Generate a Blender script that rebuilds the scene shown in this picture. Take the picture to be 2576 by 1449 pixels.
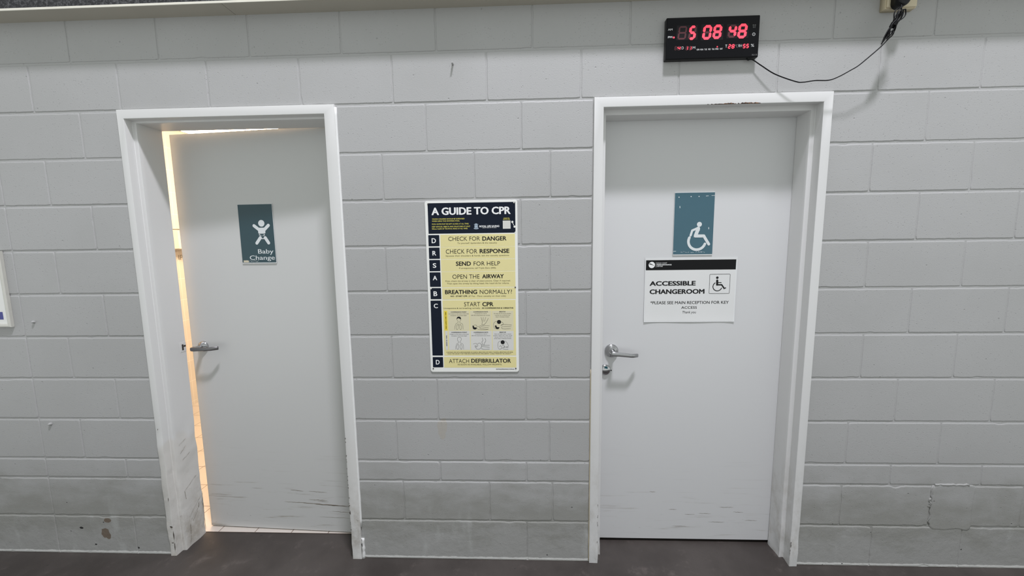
import bpy, math, random
import numpy as np
from mathutils import Matrix, Vector, noise

# ------------------------------------------------------------------ camera, world, lights, exposure
scene = bpy.context.scene
COL = scene.collection
for o in list(bpy.data.objects):
    bpy.data.objects.remove(o)

cam_data = bpy.data.cameras.new('camera')
cam_data.sensor_fit = 'HORIZONTAL'
cam_data.sensor_width = 36.0
cam_data.lens = 36.0 * 960.0 / 2576.0
cam_data.clip_start = 0.02
camera = bpy.data.objects.new('camera', cam_data)
COL.objects.link(camera)
PITCH, ROLL, YAW = -0.11346048, -0.01250845, 0.03564367
def _rot(rx, ry, rz):
    cx, sx, cy, sy, cz, sz = math.cos(rx), math.sin(rx), math.cos(ry), math.sin(ry), math.cos(rz), math.sin(rz)
    return (np.array([[cz, -sz, 0], [sz, cz, 0], [0, 0, 1]]) @ np.array([[1, 0, 0], [0, cx, -sx], [0, sx, cx]])
            @ np.array([[cy, 0, -sy], [0, 1, 0], [sy, 0, cy]]))
_R = _rot(PITCH, ROLL, YAW)
_m = Matrix.Identity(4)
for i in range(3):
    _m[i][0], _m[i][1], _m[i][2] = _R[i, 0], _R[i, 2], -_R[i, 1]
_m.translation = Vector((1.75954, -1.68749, 1.51699))
camera.matrix_world = _m
scene.camera = camera

scene.view_settings.view_transform = 'Standard'
scene.view_settings.look = 'None'
scene.view_settings.gamma = 1.0
scene.view_settings.exposure = 0.0
scene.view_settings.use_curve_mapping = False

# the hall behind the photographer: even, faintly green daylight, darker towards its floor
world = bpy.data.worlds.new('hall_daylight')
scene.world = world
world.use_nodes = True
wn, wl = world.node_tree.nodes, world.node_tree.links
wn.clear()
w_out = wn.new('ShaderNodeOutputWorld')
w_bg = wn.new('ShaderNodeBackground')
w_tc = wn.new('ShaderNodeTexCoord')
w_sep = wn.new('ShaderNodeSeparateXYZ')
w_ramp = wn.new('ShaderNodeValToRGB')
w_map = wn.new('ShaderNodeMapRange')
w_map.inputs['From Min'].default_value = -1.0
w_map.inputs['From Max'].default_value = 1.0
wl.new(w_tc.outputs['Generated'], w_sep.inputs[0])
wl.new(w_sep.outputs['Z'], w_map.inputs['Value'])
wl.new(w_map.outputs[0], w_ramp.inputs[0])
wl.new(w_ramp.outputs[0], w_bg.inputs[0])
wl.new(w_bg.outputs[0], w_out.inputs[0])
e = w_ramp.color_ramp.elements
e[0].position, e[0].color = 0.16, (0.62, 0.64, 0.62, 1)
e[1].position, e[1].color = 0.42, (0.83, 0.875, 0.855, 1)
e2 = w_ramp.color_ramp.elements.new(0.80)
e2.color = (0.46, 0.485, 0.475, 1)
w_bg.inputs['Strength'].default_value = 1.06

def lamp(name, loc, target, size, energy, color):
    d = bpy.data.lights.new(name, 'AREA')
    d.shape = 'RECTANGLE'
    d.size, d.size_y = size
    d.energy = energy
    d.color = color
    o = bpy.data.objects.new(name, d)
    COL.objects.link(o)
    o.location = loc
    o.rotation_euler = (Vector(target) - Vector(loc)).to_track_quat('-Z', 'Y').to_euler()
    return o
lamp('hall_ceiling_lamp', (2.5, -2.1, 7.2), (1.6, 0.0, 1.0), (0.75, 0.32), 385.0, (0.955, 0.95, 1.03))

# ------------------------------------------------------------------ helpers: objects
def tag(o, label=None, cat=None, group=None, kind=None):
    if label: o['label'] = label
    if cat: o['category'] = cat
    if group: o['group'] = group
    if kind: o['kind'] = kind
    return o

def empty(name, loc=(0, 0, 0), rz=0.0):
    o = bpy.data.objects.new(name, None)
    COL.objects.link(o)
    o.location = loc
    o.rotation_euler = (0, 0, rz)
    o.empty_display_size = 0.05
    return o

class MB:
    def __init__(s):
        s.v, s.f, s.sm = [], [], []
        s.lift = 0.0
    def add(s, verts, faces, smooth=False):
        n = len(s.v)
        s.v += [tuple(map(float, q)) for q in verts]
        s.f += [tuple(i + n for i in f) for f in faces]
        s.sm += [smooth] * len(faces)
        return s
    def box(s, x0, x1, y0, y1, z0, z1):
        v = [(x, y, z) for x in (x0, x1) for y in (y0, y1) for z in (z0, z1)]
        return s.add(v, [(0, 1, 3, 2), (4, 6, 7, 5), (0, 4, 5, 1), (2, 3, 7, 6), (0, 2, 6, 4), (1, 5, 7, 3)])
    def flat(s, pts, y):                       # polygon in x,z facing -y
        a = sum(pts[i][0] * pts[(i + 1) % len(pts)][1] - pts[(i + 1) % len(pts)][0] * pts[i][1] for i in range(len(pts)))
        if a < 0: pts = pts[::-1]
        s.lift += 1.5e-5; y -= s.lift              # keep overlapping print layers apart
        return s.add([(p[0], y, p[1]) for p in pts], [tuple(range(len(pts)))])
    def rings(s, rings, cap0=False, cap1=True, smooth=True):
        n = len(rings[0]); k = len(rings)
        v = [p for r in rings for p in r]
        f = [(i * n + j, i * n + (j + 1) % n, (i + 1) * n + (j + 1) % n, (i + 1) * n + j) for i in range(k - 1) for j in range(n)]
        s.add(v, f, smooth)
        b = len(s.v) - len(v)
        if cap1: s.f.append(tuple(b + (k - 1) * n + j for j in range(n))); s.sm.append(False)
        if cap0: s.f.append(tuple(b + j for j in reversed(range(n)))); s.sm.append(False)
        return s
    def slab(s, x0, x1, z0, z1, yb, yf, r=0.003, bev=0.001, seg=6, back=True, taper=0.0):
        """rounded panel: outline in x,z, back at yb, front at yf (towards -y), bevelled front edge"""
        def outl(d):
            rr = max(r - d, 0.0002)
            return rrect(x0 + d, x1 - d, z0 + d, z1 - d, rr, seg)
        R = [[(p[0], yb, p[1]) for p in outl(-taper)],
             [(p[0], yf + bev, p[1]) for p in outl(0)],
             [(p[0], yf + bev * .3, p[1]) for p in outl(bev * .3)],
             [(p[0], yf, p[1]) for p in outl(bev)]]
        return s.rings(R, cap0=back, cap1=True)
    def tube(s, pts, r, seg=10, caps=True):
        pts = [Vector(p) for p in pts]
        rr = r if hasattr(r, '__len__') else [r] * len(pts)
        t0 = (pts[1] - pts[0]).normalized()
        up = Vector((0, 0, 1)) if abs(t0.z) < .9 else Vector((1, 0, 0))
        n = t0.cross(up).normalized()
        R = []
        for i, p in enumerate(pts):
            t = (pts[min(i + 1, len(pts) - 1)] - pts[max(i - 1, 0)]).normalized()
            n = (n - t * n.dot(t)).normalized()
            b = t.cross(n)
            R.append([tuple(p + (n * math.cos(a) + b * math.sin(a)) * rr[i]) for a in [2 * math.pi * k / seg for k in range(seg)]])
        return s.rings(R, cap0=caps, cap1=caps)
    def lathe(s, prof, cx, cz, seg=32):
        """profile of (radius, y) about an axis parallel to y"""
        R = [[(cx + r * math.cos(a), y, cz + r * math.sin(a)) for a in [2 * math.pi * k / seg for k in range(seg)]] for r, y in prof]
        return s.rings(R, cap0=True, cap1=True)
    def disc(s, cx, cz, r, y, seg=28, hole=0.0):
        if not hole:
            return s.flat([(cx + r * math.cos(2 * math.pi * k / seg), cz + r * math.sin(2 * math.pi * k / seg)) for k in range(seg)], y)
        return s.stroke([(cx + (r + hole) / 2 * math.cos(2 * math.pi * k / seg), cz + (r + hole) / 2 * math.sin(2 * math.pi * k / seg)) for k in range(seg + 1)], r - hole, y, False)
    def stroke(s, pts, w, y, round_caps=True):
        """flat line of width w (or a width per point) through x,z points"""
        ww = w if hasattr(w, '__len__') else [w] * len(pts)
        s.lift += 1.5e-5; y -= s.lift
        L, Rr = [], []
        for i, p in enumerate(pts):
            a, b = pts[max(i - 1, 0)], pts[min(i + 1, len(pts) - 1)]
            if 0 < i < len(pts) - 1:
                d1 = Vector((p[0] - a[0], p[1] - a[1])).normalized(); d2 = Vector((b[0] - p[0], b[1] - p[1])).normalized()
                t = (d1 + d2)
                t = t.normalized() if t.length > 1e-6 else d1
                k = 1.0 / max(t.dot(d1), .5)
            else:
                t = Vector((b[0] - a[0], b[1] - a[1]))
                if t.length < 1e-9: t = Vector((1, 0))
                t.normalize(); k = 1.0
            n = Vector((-t.y, t.x)) * ww[i] / 2 * k
            L.append((p[0] + n.x, y, p[1] + n.y)); Rr.append((p[0] - n.x, y, p[1] - n.y))
        m = len(pts)
        s.add(L + Rr, [(i, m + i, m + i + 1, i + 1) for i in range(m - 1)])
        if round_caps:
            for i in (0, -1):
                s.disc(pts[i][0], pts[i][1], ww[i] / 2, y, 14)
        return s
    def text(s, txt, x0, x1, zb, cap, wt, y):
        vs, fs, (w0, w1), ch, sh = glyphs(txt, 'L' if wt == 'L' else ('I' if wt == 'I' else 'R'))
        e = EMBOLDEN[wt]
        kz = cap / (ch + 2 * e * (.6 if e else 0)); kx = (x1 - x0) / (w1 - w0 + 2 * e)
        n = 1 if e == 0 else (2 if e < .01 else 8)
        for k in range(n):                       # heavier strokes: the same letters printed with small offsets
            a = 2 * math.pi * k / n
            dx, dz = e * math.cos(a), e * .6 * math.sin(a)
            s.lift += 1.2e-5
            s.add([(x0 + (vx - w0 + e + dx + vy * sh) * kx, y - s.lift, zb + (vy + e * .6 + dz) * kz) for vx, vy in vs], fs)
        return s
    def conform(s, fn):                          # lay flat print onto a gently bent sheet
        s.v = [(x, fn(x, z) + y, z) for x, y, z in s.v]
        return s
    def build(s, name, mat, parent=None, loc=None, sharp=None):
        me = bpy.data.meshes.new(name)
        me.from_pydata(s.v, [], s.f)
        me.polygons.foreach_set('use_smooth', s.sm)
        me.materials.append(mat)
        me.update()
        if sharp: me.set_sharp_from_angle(angle=math.radians(sharp))
        o = bpy.data.objects.new(name, me)
        COL.objects.link(o)
        if parent: o.parent = parent
        if loc: o.location = loc
        return o

def rrect(x0, x1, z0, z1, r, seg=6):
    out = []
    for cx, cz, a0 in ((x1 - r, z0 + r, -90), (x1 - r, z1 - r, 0), (x0 + r, z1 - r, 90), (x0 + r, z0 + r, 180)):
        for k in range(seg + 1):
            a = math.radians(a0 + 90 * k / seg)
            out.append((cx + r * math.cos(a), cz + r * math.sin(a)))
    return out

_GL = {}
WEIGHT = {'L': -0.006, 'R': 0.0, 'I': 0.0}
EMBOLDEN = {'L': 0.0, 'R': 0.0, 'I': 0.0, 'M': 0.008, 'B': 0.026, 'X': 0.040}
def glyphs(txt, wt):
    key = (txt, wt)
    if key in _GL: return _GL[key]
    def mesh(t):
        c = bpy.data.curves.new('lettering', 'FONT')
        c.body = t; c.size = 1.0; c.resolution_u = 3; c.offset = WEIGHT[wt]
        o = bpy.data.objects.new('lettering', c)
        COL.objects.link(o)
        me = o.to_mesh()
        vs = [(v.co.x, v.co.y) for v in me.vertices]
        fs = []
        for p in me.polygons:
            q = list(p.vertices)
            if p.normal.z < 0: q.reverse()
            fs.append(tuple(q))
        o.to_mesh_clear()
        bpy.data.objects.remove(o); bpy.data.curves.remove(c)
        return vs, fs
    vs, fs = mesh(txt)
    hv, _ = mesh('H')
    ch = max(v[1] for v in hv)
    sh = 0.22 if wt == 'I' else 0.0
    xs = [v[0] + v[1] * sh for v in vs]
    _GL[key] = (vs, fs, (min(xs), max(xs)), ch, sh)
    return _GL[key]

# ------------------------------------------------------------------ helpers: materials
class NT:
    def __init__(s, name):
        s.m = bpy.data.materials.new(name); s.m.use_nodes = True
        s.n, s.l = s.m.node_tree.nodes, s.m.node_tree.links
        s.b = s.n['Principled BSDF']
    def node(s, t, **kw):
        x = s.n.new(t)
        for k, v in kw.items(): setattr(x, k, v)
        return x
    def link(s, a, b): s.l.new(a, b)
    def val(s, x, inp):
        if isinstance(x, (int, float)): inp.default_value = x
        elif isinstance(x, tuple): inp.default_value = (*x, 1) if len(x) == 3 and len(inp.default_value) == 4 else x
        else: s.link(x, inp)
    def coords(s, scale=None):
        t = s.node('ShaderNodeTexCoord').outputs['Object']
        if scale is None: return t
        m = s.node('ShaderNodeMapping'); m.inputs['Scale'].default_value = scale
        s.link(t, m.inputs['Vector'])
        return m.outputs[0]
    def noise(s, scale, detail=3.0, rough=.55, stretch=None, dim=None):
        x = s.node('ShaderNodeTexNoise')
        x.inputs['Scale'].default_value = scale; x.inputs['Detail'].default_value = detail; x.inputs['Roughness'].default_value = rough
        s.link(s.coords(stretch), x.inputs['Vector'])
        return x.outputs['Fac']
    def step(s, v, a, b, lo=0.0, hi=1.0):
        x = s.node('ShaderNodeMapRange'); x.interpolation_type = 'SMOOTHSTEP'
        s.val(v, x.inputs['Value'])
        x.inputs['From Min'].default_value = a; x.inputs['From Max'].default_value = b
        x.inputs['To Min'].default_value = lo; x.inputs['To Max'].default_value = hi
        return x.outputs[0]
    def math(s, op, a, b=0.0, c=0.0):
        x = s.node('ShaderNodeMath', operation=op)
        s.val(a, x.inputs[0]); s.val(b, x.inputs[1]); s.val(c, x.inputs[2])
        return x.outputs[0]
    def mix(s, f, a, b):
        x = s.node('ShaderNodeMix', data_type='RGBA')
        s.val(f, x.inputs[0]); s.val(a, x.inputs[6]); s.val(b, x.inputs[7])
        return x.outputs[2]
    def axis(s):
        x = s.node('ShaderNodeSeparateXYZ'); s.link(s.coords(), x.inputs[0])
        return x.outputs
    def blob(s, cx, cz, rx, rz, wob=.5, nscale=40):
        """irregular spot on a wall-parallel surface"""
        ax = s.axis()
        dx = s.math('DIVIDE', s.math('SUBTRACT', ax[0], cx), rx); dz = s.math('DIVIDE', s.math('SUBTRACT', ax[2], cz), rz)
        d = s.math('SQRT', s.math('ADD', s.math('MULTIPLY', dx, dx), s.math('MULTIPLY', dz, dz)))
        d = s.math('ADD', d, s.math('MULTIPLY', s.math('SUBTRACT', s.noise(nscale), .5), wob * 2))
        return s.step(d, .9, 1.05, 1.0, 0.0)
    def bump(s, h, strength, dist=.002, prev=None):
        x = s.node('ShaderNodeBump'); x.inputs['Strength'].default_value = strength; x.inputs['Distance'].default_value = dist
        s.link(h, x.inputs['Height'])
        if prev is not None: s.link(prev, x.inputs['Normal'])
        return x.outputs[0]
    def out(s, color=None, rough=None, normal=None, metallic=None, spec=None):
        if color is not None: s.val(color, s.b.inputs['Base Color'])
        if rough is not None: s.val(rough, s.b.inputs['Roughness'])
        if normal is not None: s.link(normal, s.b.inputs['Normal'])
        if metallic is not None: s.b.inputs['Metallic'].default_value = metallic
        if spec is not None: s.b.inputs['Specular IOR Level'].default_value = spec
        return s.m

def srgb(r, g, b):
    f = lambda c: (c / 255 / 12.92) if c / 255 <= .04045 else ((c / 255 + .055) / 1.055) ** 2.4
    return (f(r), f(g), f(b))

def plain(name, col, rough=.5, metallic=0.0, var=.06, nscale=30, spec=.5):
    t = NT(name)
    n = t.noise(nscale)
    c = t.mix(n, tuple(x * (1 - var) for x in col), tuple(min(1, x * (1 + var)) for x in col))
    return t.out(c, rough, metallic=metallic, spec=spec)

def glow(name, col, strength):
    t = NT(name)
    t.b.inputs['Base Color'].default_value = (*col, 1)
    t.b.inputs['Emission Color'].default_value = (*col, 1)
    t.b.inputs['Emission Strength'].default_value = strength
    n = t.noise(400); t.link(t.math('MULTIPLY_ADD', n, .6, strength * .75), t.b.inputs['Emission Strength'])
    return t.m

# ------------------------------------------------------------------ measured layouts (metres for the wall, millimetres for artwork)
ROWS = [
    (2.3218, 2.5238, [-0.204, 0.194, 0.594, 0.991, 1.394, 1.796, 2.197, 3.006, 3.399]),
    (2.1199, 2.3218, [-0.001, 0.398, 0.802, 1.202, 1.603, 1.998, 2.4, 2.797, 3.199, 3.602]),
    (1.9181, 2.1199, [-0.195, 1.338, 1.747, 3.408]),
    (1.7162, 1.9181, [-0.386, 1.14, 1.542, 1.869, 3.203, 3.608]),
    (1.5142, 1.7162, [-0.197, 1.741, 3.412]),
    (1.3123, 1.5142, [-0.403, 1.136, 1.867, 3.221, 3.621]),
    (1.1104, 1.3123, [-0.199, 1.759, 3.422]),
    (0.9085, 1.1104, [-0.4, 1.143, 1.867, 3.238, 3.633]),
    (0.7067, 0.9085, [-0.197, 1.347, 1.757, 3.403, 3.814]),
    (0.5048, 0.7067, [-0.4, 1.146, 1.557, 1.864, 3.207, 3.611]),
    (0.4038, 0.5048, [-0.197, 1.349, 1.757, 3.412, 3.81]),
    (0.2019, 0.4038, [1.167, 1.58, 1.879, 3.204, 3.603]),
    (0.0000, 0.2019, [-0.196, 1.757]),
]
P_HEAD = [
    (12.5, 627.8, 395.4, 759.8),
]
P_TILE = [
    (10.7, 573.0, 59.4, 622.0),
    (10.9, 517.4, 59.2, 567.2),
    (10.8, 462.8, 59.3, 512.4),
    (10.4, 392.5, 59.2, 457.6),
]
P_TILE2 = [
    (11.2, 336.9, 59.3, 387.2),
    (10.0, 77.2, 58.1, 330.7),
    (10.3, 21.7, 58.0, 70.2),
]
P_ROW = [
    (63.9, 569.8, 392.8, 623.2),
    (63.2, 515.6, 392.7, 568.8),
    (63.0, 460.8, 392.9, 514.0),
    (63.4, 389.6, 392.7, 459.4),
]
P_ROW2 = [
    (64.4, 335.0, 393.4, 387.3),
    (64.3, 76.5, 392.2, 332.0),
    (62.0, 20.4, 392.8, 71.3),
]
P_STRIP = [
    (69.5, 193.4, 83.3, 283.8),
    (72.3, 103.1, 82.7, 191.7),
]
P_CELL = [
    (89.6, 193.5, 182.5, 283.6),
    (186.5, 193.0, 282.6, 283.6),
    (285.9, 192.6, 381.9, 282.9),
    (87.8, 102.9, 183.7, 191.6),
    (187.1, 102.0, 283.2, 191.1),
    (286.5, 101.1, 381.7, 190.7),
]
P_QR = [
    (340.4, 645.3, 374.3, 680.3),
]
P_TITLE = [
    ('A GUIDE TO CPR', 28.7, 375.2, 708.4, 31.9, 'B'),
]
P_YELLOW = [
    ('YOUNG CHILDREN SHOULD BE SUPERVISED', 29.9, 173.4, 688.5, 5.5, 'M'),
    ('WHEN USING THIS SWIMMING POOL.', 29.6, 152.9, 679.4, 5.5, 'M'),
    ('POOL GATES MUST BE KEPT CLOSED AT ALL TIMES.', 29.1, 192.2, 666.6, 5.4, 'M'),
    ('KEEP ARTICLES, OBJECTS AND STRUCTURES AT LEAST', 28.7, 197.5, 655.2, 5.5, 'M'),
    ('900mm CLEAR OF THE POOL FENCE AT ALL TIMES.', 28.4, 186.7, 646.0, 5.4, 'M'),
    ('SCAN TO', 344.6, 369.4, 688.5, 4.6, 'M'),
    ('WATCH CPR', 341.3, 371.8, 683.5, 4.1, 'M'),
]
P_LOGO = [
    ('ROYAL LIFE SAVING', 237.7, 324.8, 653.2, 7.9, 'X'),
    ('NEW SOUTH WALES', 251.4, 312.9, 649.1, 3.0, 'M'),
]
P_LETTERS = [
    ('D', 25.1, 44.2, 586.6, 21.6, 'B'),
    ('R', 26.5, 43.4, 532.5, 20.0, 'B'),
    ('S', 26.2, 42.0, 477.9, 20.2, 'B'),
    ('A', 24.2, 44.0, 422.4, 19.8, 'B'),
    ('B', 25.0, 42.1, 351.2, 21.4, 'B'),
    ('C', 24.2, 42.5, 296.4, 20.1, 'B'),
    ('D', 24.4, 41.9, 35.5, 21.4, 'B'),
]
P_TEXT = [
  [
    ('CHECK FOR', 99.4, 238.9, 595.7, 17.9, 'L'),
    ('DANGER', 249.4, 355.4, 595.0, 18.2, 'B'),
    ('To yourself, bystanders & the casualty', 139.0, 313.6, 582.5, 6.1, 'R'),
  ], [
    ('CHECK FOR', 86.4, 225.9, 539.5, 18.9, 'L'),
    ('RESPONSE', 236.6, 367.2, 540.2, 18.3, 'B'),
    ('Squeeze their shoulders & hands, ask the casualty questions', 85.4, 365.9, 527.0, 6.2, 'R'),
  ], [
    ('SEND', 129.7, 196.6, 485.9, 18.5, 'B'),
    ('FOR HELP', 208.7, 325.4, 486.0, 17.8, 'L'),
    ('If unresponsive, call Triple Zero (000).', 143.4, 308.4, 472.3, 6.2, 'R'),
  ], [
    ('OPEN THE', 112.8, 233.2, 428.2, 18.6, 'L'),
    ('AIRWAY', 245.3, 341.3, 428.9, 18.0, 'B'),
    ('First, check the airway is clear of obstructions. Clear if required.', 81.0, 371.4, 415.1, 6.2, 'R'),
    ('Then open the airway by tilting head. No head tilt for infants.', 87.1, 364.8, 403.9, 6.2, 'R'),
  ], [
    ('BREATHING', 77.2, 221.2, 359.6, 18.2, 'B'),
    ('NORMALLY?', 233.1, 376.9, 359.4, 18.2, 'L'),
    ('NO - START CPR', 101.5, 177.1, 347.2, 5.7, 'B'),
    ('(If Yes - Place casualty on their side)', 182.4, 349.1, 346.9, 6.0, 'R'),
  ], [
    ('START', 161.4, 233.3, 303.9, 18.3, 'L'),
    ('CPR', 243.2, 292.8, 304.0, 18.2, 'B'),
    ('Unresponsive & not breathing normally -', 68.7, 237.9, 292.7, 5.7, 'R'),
    ('30 COMPRESSIONS & 2 BREATHS', 241.6, 381.7, 292.5, 5.7, 'B'),
    ('COMPRESSION POINT', 100.2, 171.5, 276.1, 4.0, 'B'),
    ('1 or 2 hands on the centre of the chest', 89.1, 181.3, 268.0, 3.4, 'M'),
    ('Compress 1/3 of chest depth.', 98.3, 172.5, 260.3, 3.5, 'M'),
    ('COMPRESSION RATE', 202.3, 267.7, 276.4, 4.0, 'B'),
    ('Compress at a rate of', 208.4, 261.8, 268.6, 3.5, 'M'),
    ('100-120 compressions per minute.', 191.9, 276.5, 261.0, 3.5, 'M'),
    ('BREATHS', 318.7, 346.4, 276.4, 4.1, 'B'),
    ('Tilt head, lift chin & give breaths.', 293.0, 371.8, 268.2, 3.4, 'M'),
    ('Look for the rise & fall of the', 299.1, 367.2, 260.6, 3.4, 'M'),
    ('chest in between breaths.', 301.9, 363.4, 253.4, 3.4, 'M'),
    ('COMPRESSION POINT', 100.2, 171.4, 182.9, 4.1, 'B'),
    ('2 fingers on the centre of the chest', 92.2, 178.9, 174.5, 3.5, 'M'),
    ('Compress 1/3 of chest depth.', 99.7, 171.6, 166.7, 3.5, 'M'),
    ('COMPRESSION RATE', 201.5, 267.2, 182.8, 4.1, 'B'),
    ('Compress at a rate of', 208.5, 261.9, 174.9, 3.5, 'M'),
    ('100-120 compressions per minute.', 191.7, 276.7, 167.7, 3.5, 'M'),
    ('BREATHS', 318.6, 347.1, 182.9, 4.1, 'B'),
    ("Don't tilt head, keep in neutral", 295.4, 370.6, 174.7, 3.4, 'M'),
    ('position, support jaw, cover mouth', 290.4, 374.8, 167.7, 3.5, 'M'),
    ('& nose. Look for the rise & fall', 296.5, 370.7, 160.8, 3.4, 'M'),
    ('of the chest in between breaths.', 293.6, 372.0, 154.0, 3.5, 'M'),
    ('CONTINUE CPR UNTIL RESPONSIVENESS OR NORMAL BREATHING RETURNS. IF NORMAL BREATHING RETURNS,', 74.2, 378.4, 90.4, 4.4, 'M'),
    ('PLACE THE CASUALTY ON THEIR SIDE & MAINTAIN AN OPEN AIRWAY. CLOSELY MONITOR THE CASUALTY.', 80.6, 370.6, 83.3, 4.5, 'M'),
  ], [
    ('ATTACH', 85.2, 177.0, 42.4, 18.4, 'L'),
    ('DEFIBRILLATOR', 187.1, 368.1, 43.5, 18.3, 'B'),
    ('AS SOON AS AVAILABLE, FOLLOW PROMPTS.', 124.0, 326.8, 31.8, 6.5, 'R'),
  ],
]
P_URL = [
    ('ROYALLIFESAVING.COM.AU', 300.5, 383.2, 11.1, 4.2, 'B'),
]
P_LINES = {
    'body1': [[(115.6, 198.2), (117.1, 211.2), (122.1, 224.3), (130.2, 228.6), (132.7, 234.3), (128.3, 240.1), (127.1, 248.8), (131.0, 255.2), (138.2, 256.3), (144.1, 252.2), (145.0, 244.4), (142.5, 237.8), (139.6, 234.3), (140.5, 228.5), (149.6, 225.0), (153.4, 216.9), (154.0, 198.0)], [(124.2, 198.1), (122.5, 208.3), (126.5, 219.3), (130.0, 221.6), (132.1, 215.5), (131.9, 205.4), (128.8, 198.4), (124.2, 198.1)], [(144.3, 198.0), (147.4, 208.2), (144.3, 219.2), (140.9, 221.6), (138.5, 215.5), (138.2, 205.3), (140.8, 198.3), (144.3, 198.0)], [(135.6, 225.6), (135.3, 216.4)]],
    'body2': [[(116.9, 106.6), (118.4, 119.2), (123.4, 131.8), (130.5, 135.9), (132.3, 141.2), (127.9, 146.5), (126.4, 154.4), (129.5, 161.1), (135.8, 162.8), (142.6, 159.9), (144.4, 152.3), (141.7, 145.2), (138.1, 141.2), (139.7, 135.9), (149.4, 132.3), (153.2, 123.5), (153.3, 106.5)], [(124.4, 106.6), (122.4, 117.1), (126.2, 127.7), (129.7, 129.5), (132.4, 123.6), (132.1, 114.2), (129.1, 107.1), (124.4, 106.6)], [(144.6, 106.5), (147.8, 117.1), (144.6, 127.6), (141.2, 129.4), (138.7, 123.6), (138.5, 114.2), (141.2, 107.1), (144.6, 106.5)]],
    'press1': [[(198.5, 213.7), (205.7, 218.0), (214.3, 217.1), (217.0, 210.7), (225.6, 210.7), (232.8, 215.0), (249.9, 215.8), (274.1, 213.9)], [(216.8, 203.5), (225.3, 197.6), (249.5, 196.1), (269.6, 198.9)], [(228.3, 206.3), (238.4, 209.2), (269.7, 205.3)], [(228.3, 206.3), (235.4, 201.4), (268.1, 198.3)], [(236.5, 254.0), (241.7, 230.8), (239.2, 220.7), (247.1, 218.7)], [(246.5, 253.9), (246.0, 233.7)], [(257.8, 253.8), (250.9, 233.7)], [(269.1, 249.4), (257.3, 227.9), (247.1, 218.7)]],
    'press2': [[(197.9, 130.7), (210.9, 133.6), (217.9, 126.2), (217.8, 120.4), (207.6, 115.1)], [(203.4, 120.4), (212.2, 124.8)], [(205.4, 117.5), (215.0, 121.9)], [(218.1, 131.5), (226.8, 135.0), (234.4, 129.1), (235.0, 117.4), (227.6, 108.6), (216.1, 106.3), (209.0, 114.5)], [(233.8, 127.6), (243.7, 124.7), (272.4, 124.6)], [(232.9, 113.0), (239.3, 118.9), (272.2, 114.9)], [(234.0, 111.5), (244.8, 106.2), (272.1, 107.0)], [(239.6, 159.8), (242.2, 146.6), (237.4, 139.3), (243.8, 126.2)], [(251.6, 158.3), (255.6, 145.1), (249.7, 136.4), (248.7, 126.1)]],
    'breath1': [[(293.1, 210.3), (292.8, 224.8), (300.1, 233.4), (310.0, 233.4)], [(293.1, 210.3), (295.9, 203.1), (301.0, 201.1)], [(324.8, 233.3), (334.1, 227.5), (335.4, 220.2), (326.8, 216.0)], [(323.9, 214.5), (334.0, 220.3), (373.7, 217.2)], [(326.7, 207.3), (335.2, 210.1), (372.2, 210.0)], [(326.6, 205.8), (336.5, 199.7), (369.2, 200.7)]],
    'breath2': [[(310.9, 112.8), (309.7, 128.9), (314.2, 140.5), (324.3, 144.9)], [(310.9, 112.8), (316.5, 106.0), (325.1, 106.9)], [(341.4, 145.7), (352.7, 134.6), (356.7, 119.9), (348.1, 117.0)], [(329.6, 121.5), (334.0, 125.9), (341.0, 118.5), (335.3, 115.6)], [(316.7, 117.1), (322.5, 123.0), (328.0, 112.7), (322.3, 108.3)], [(330.9, 112.7), (339.5, 115.6), (358.1, 114.7)], [(330.9, 109.8), (342.3, 105.9), (356.6, 105.9)]],
}
P_BLACK =  [[(125.6, 245.9), (128.1, 254.0), (135.3, 256.3), (143.8, 253.9), (145.0, 245.8), (139.4, 247.3), (133.7, 250.2), (128.5, 247.4)], [(197.1, 216.6), (202.8, 213.1), (205.5, 207.9), (216.0, 206.4), (212.5, 199.2), (203.9, 198.6), (198.3, 203.6)], [(297.8, 214.7), (304.1, 216.1), (307.4, 208.8), (318.1, 207.3), (313.8, 200.1), (305.2, 199.9), (301.0, 204.5)]]
P_DOTS =  [(316.8, 231.9), (331.9, 138.7)]
P_SCREWS =  [(14.6, 755.7), (390.0, 756.4), (14.8, 384.3), (391.8, 387.6), (11.5, 15.8), (389.8, 16.0)]
CLOCK_O = (2.518575, 2.3334500000000005)
C_BIG = [
    (-139.9, -4.8, -100.7, 45.4),
    (-97.8, -7.4, -62.7, 46.4),
    (-43.0, -8.1, -1.3, 46.4),
    (-2.4, -6.9, 38.4, 46.9),
    (58.0, -3.7, 96.5, 45.1),
    (95.1, -7.5, 137.4, 47.4),
]
C_SMALL = [
    (-150.0, -44.4, -139.4, -29.7),
    (-139.0, -44.8, -124.2, -30.0),
    (-105.8, -46.2, -94.2, -30.1),
    (-92.0, -46.6, -80.4, -30.5),
    (61.7, -44.9, 75.0, -27.9),
    (75.4, -45.0, 89.4, -28.3),
    (119.7, -45.2, 132.8, -28.4),
    (132.8, -44.9, 145.9, -28.3),
]
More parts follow.
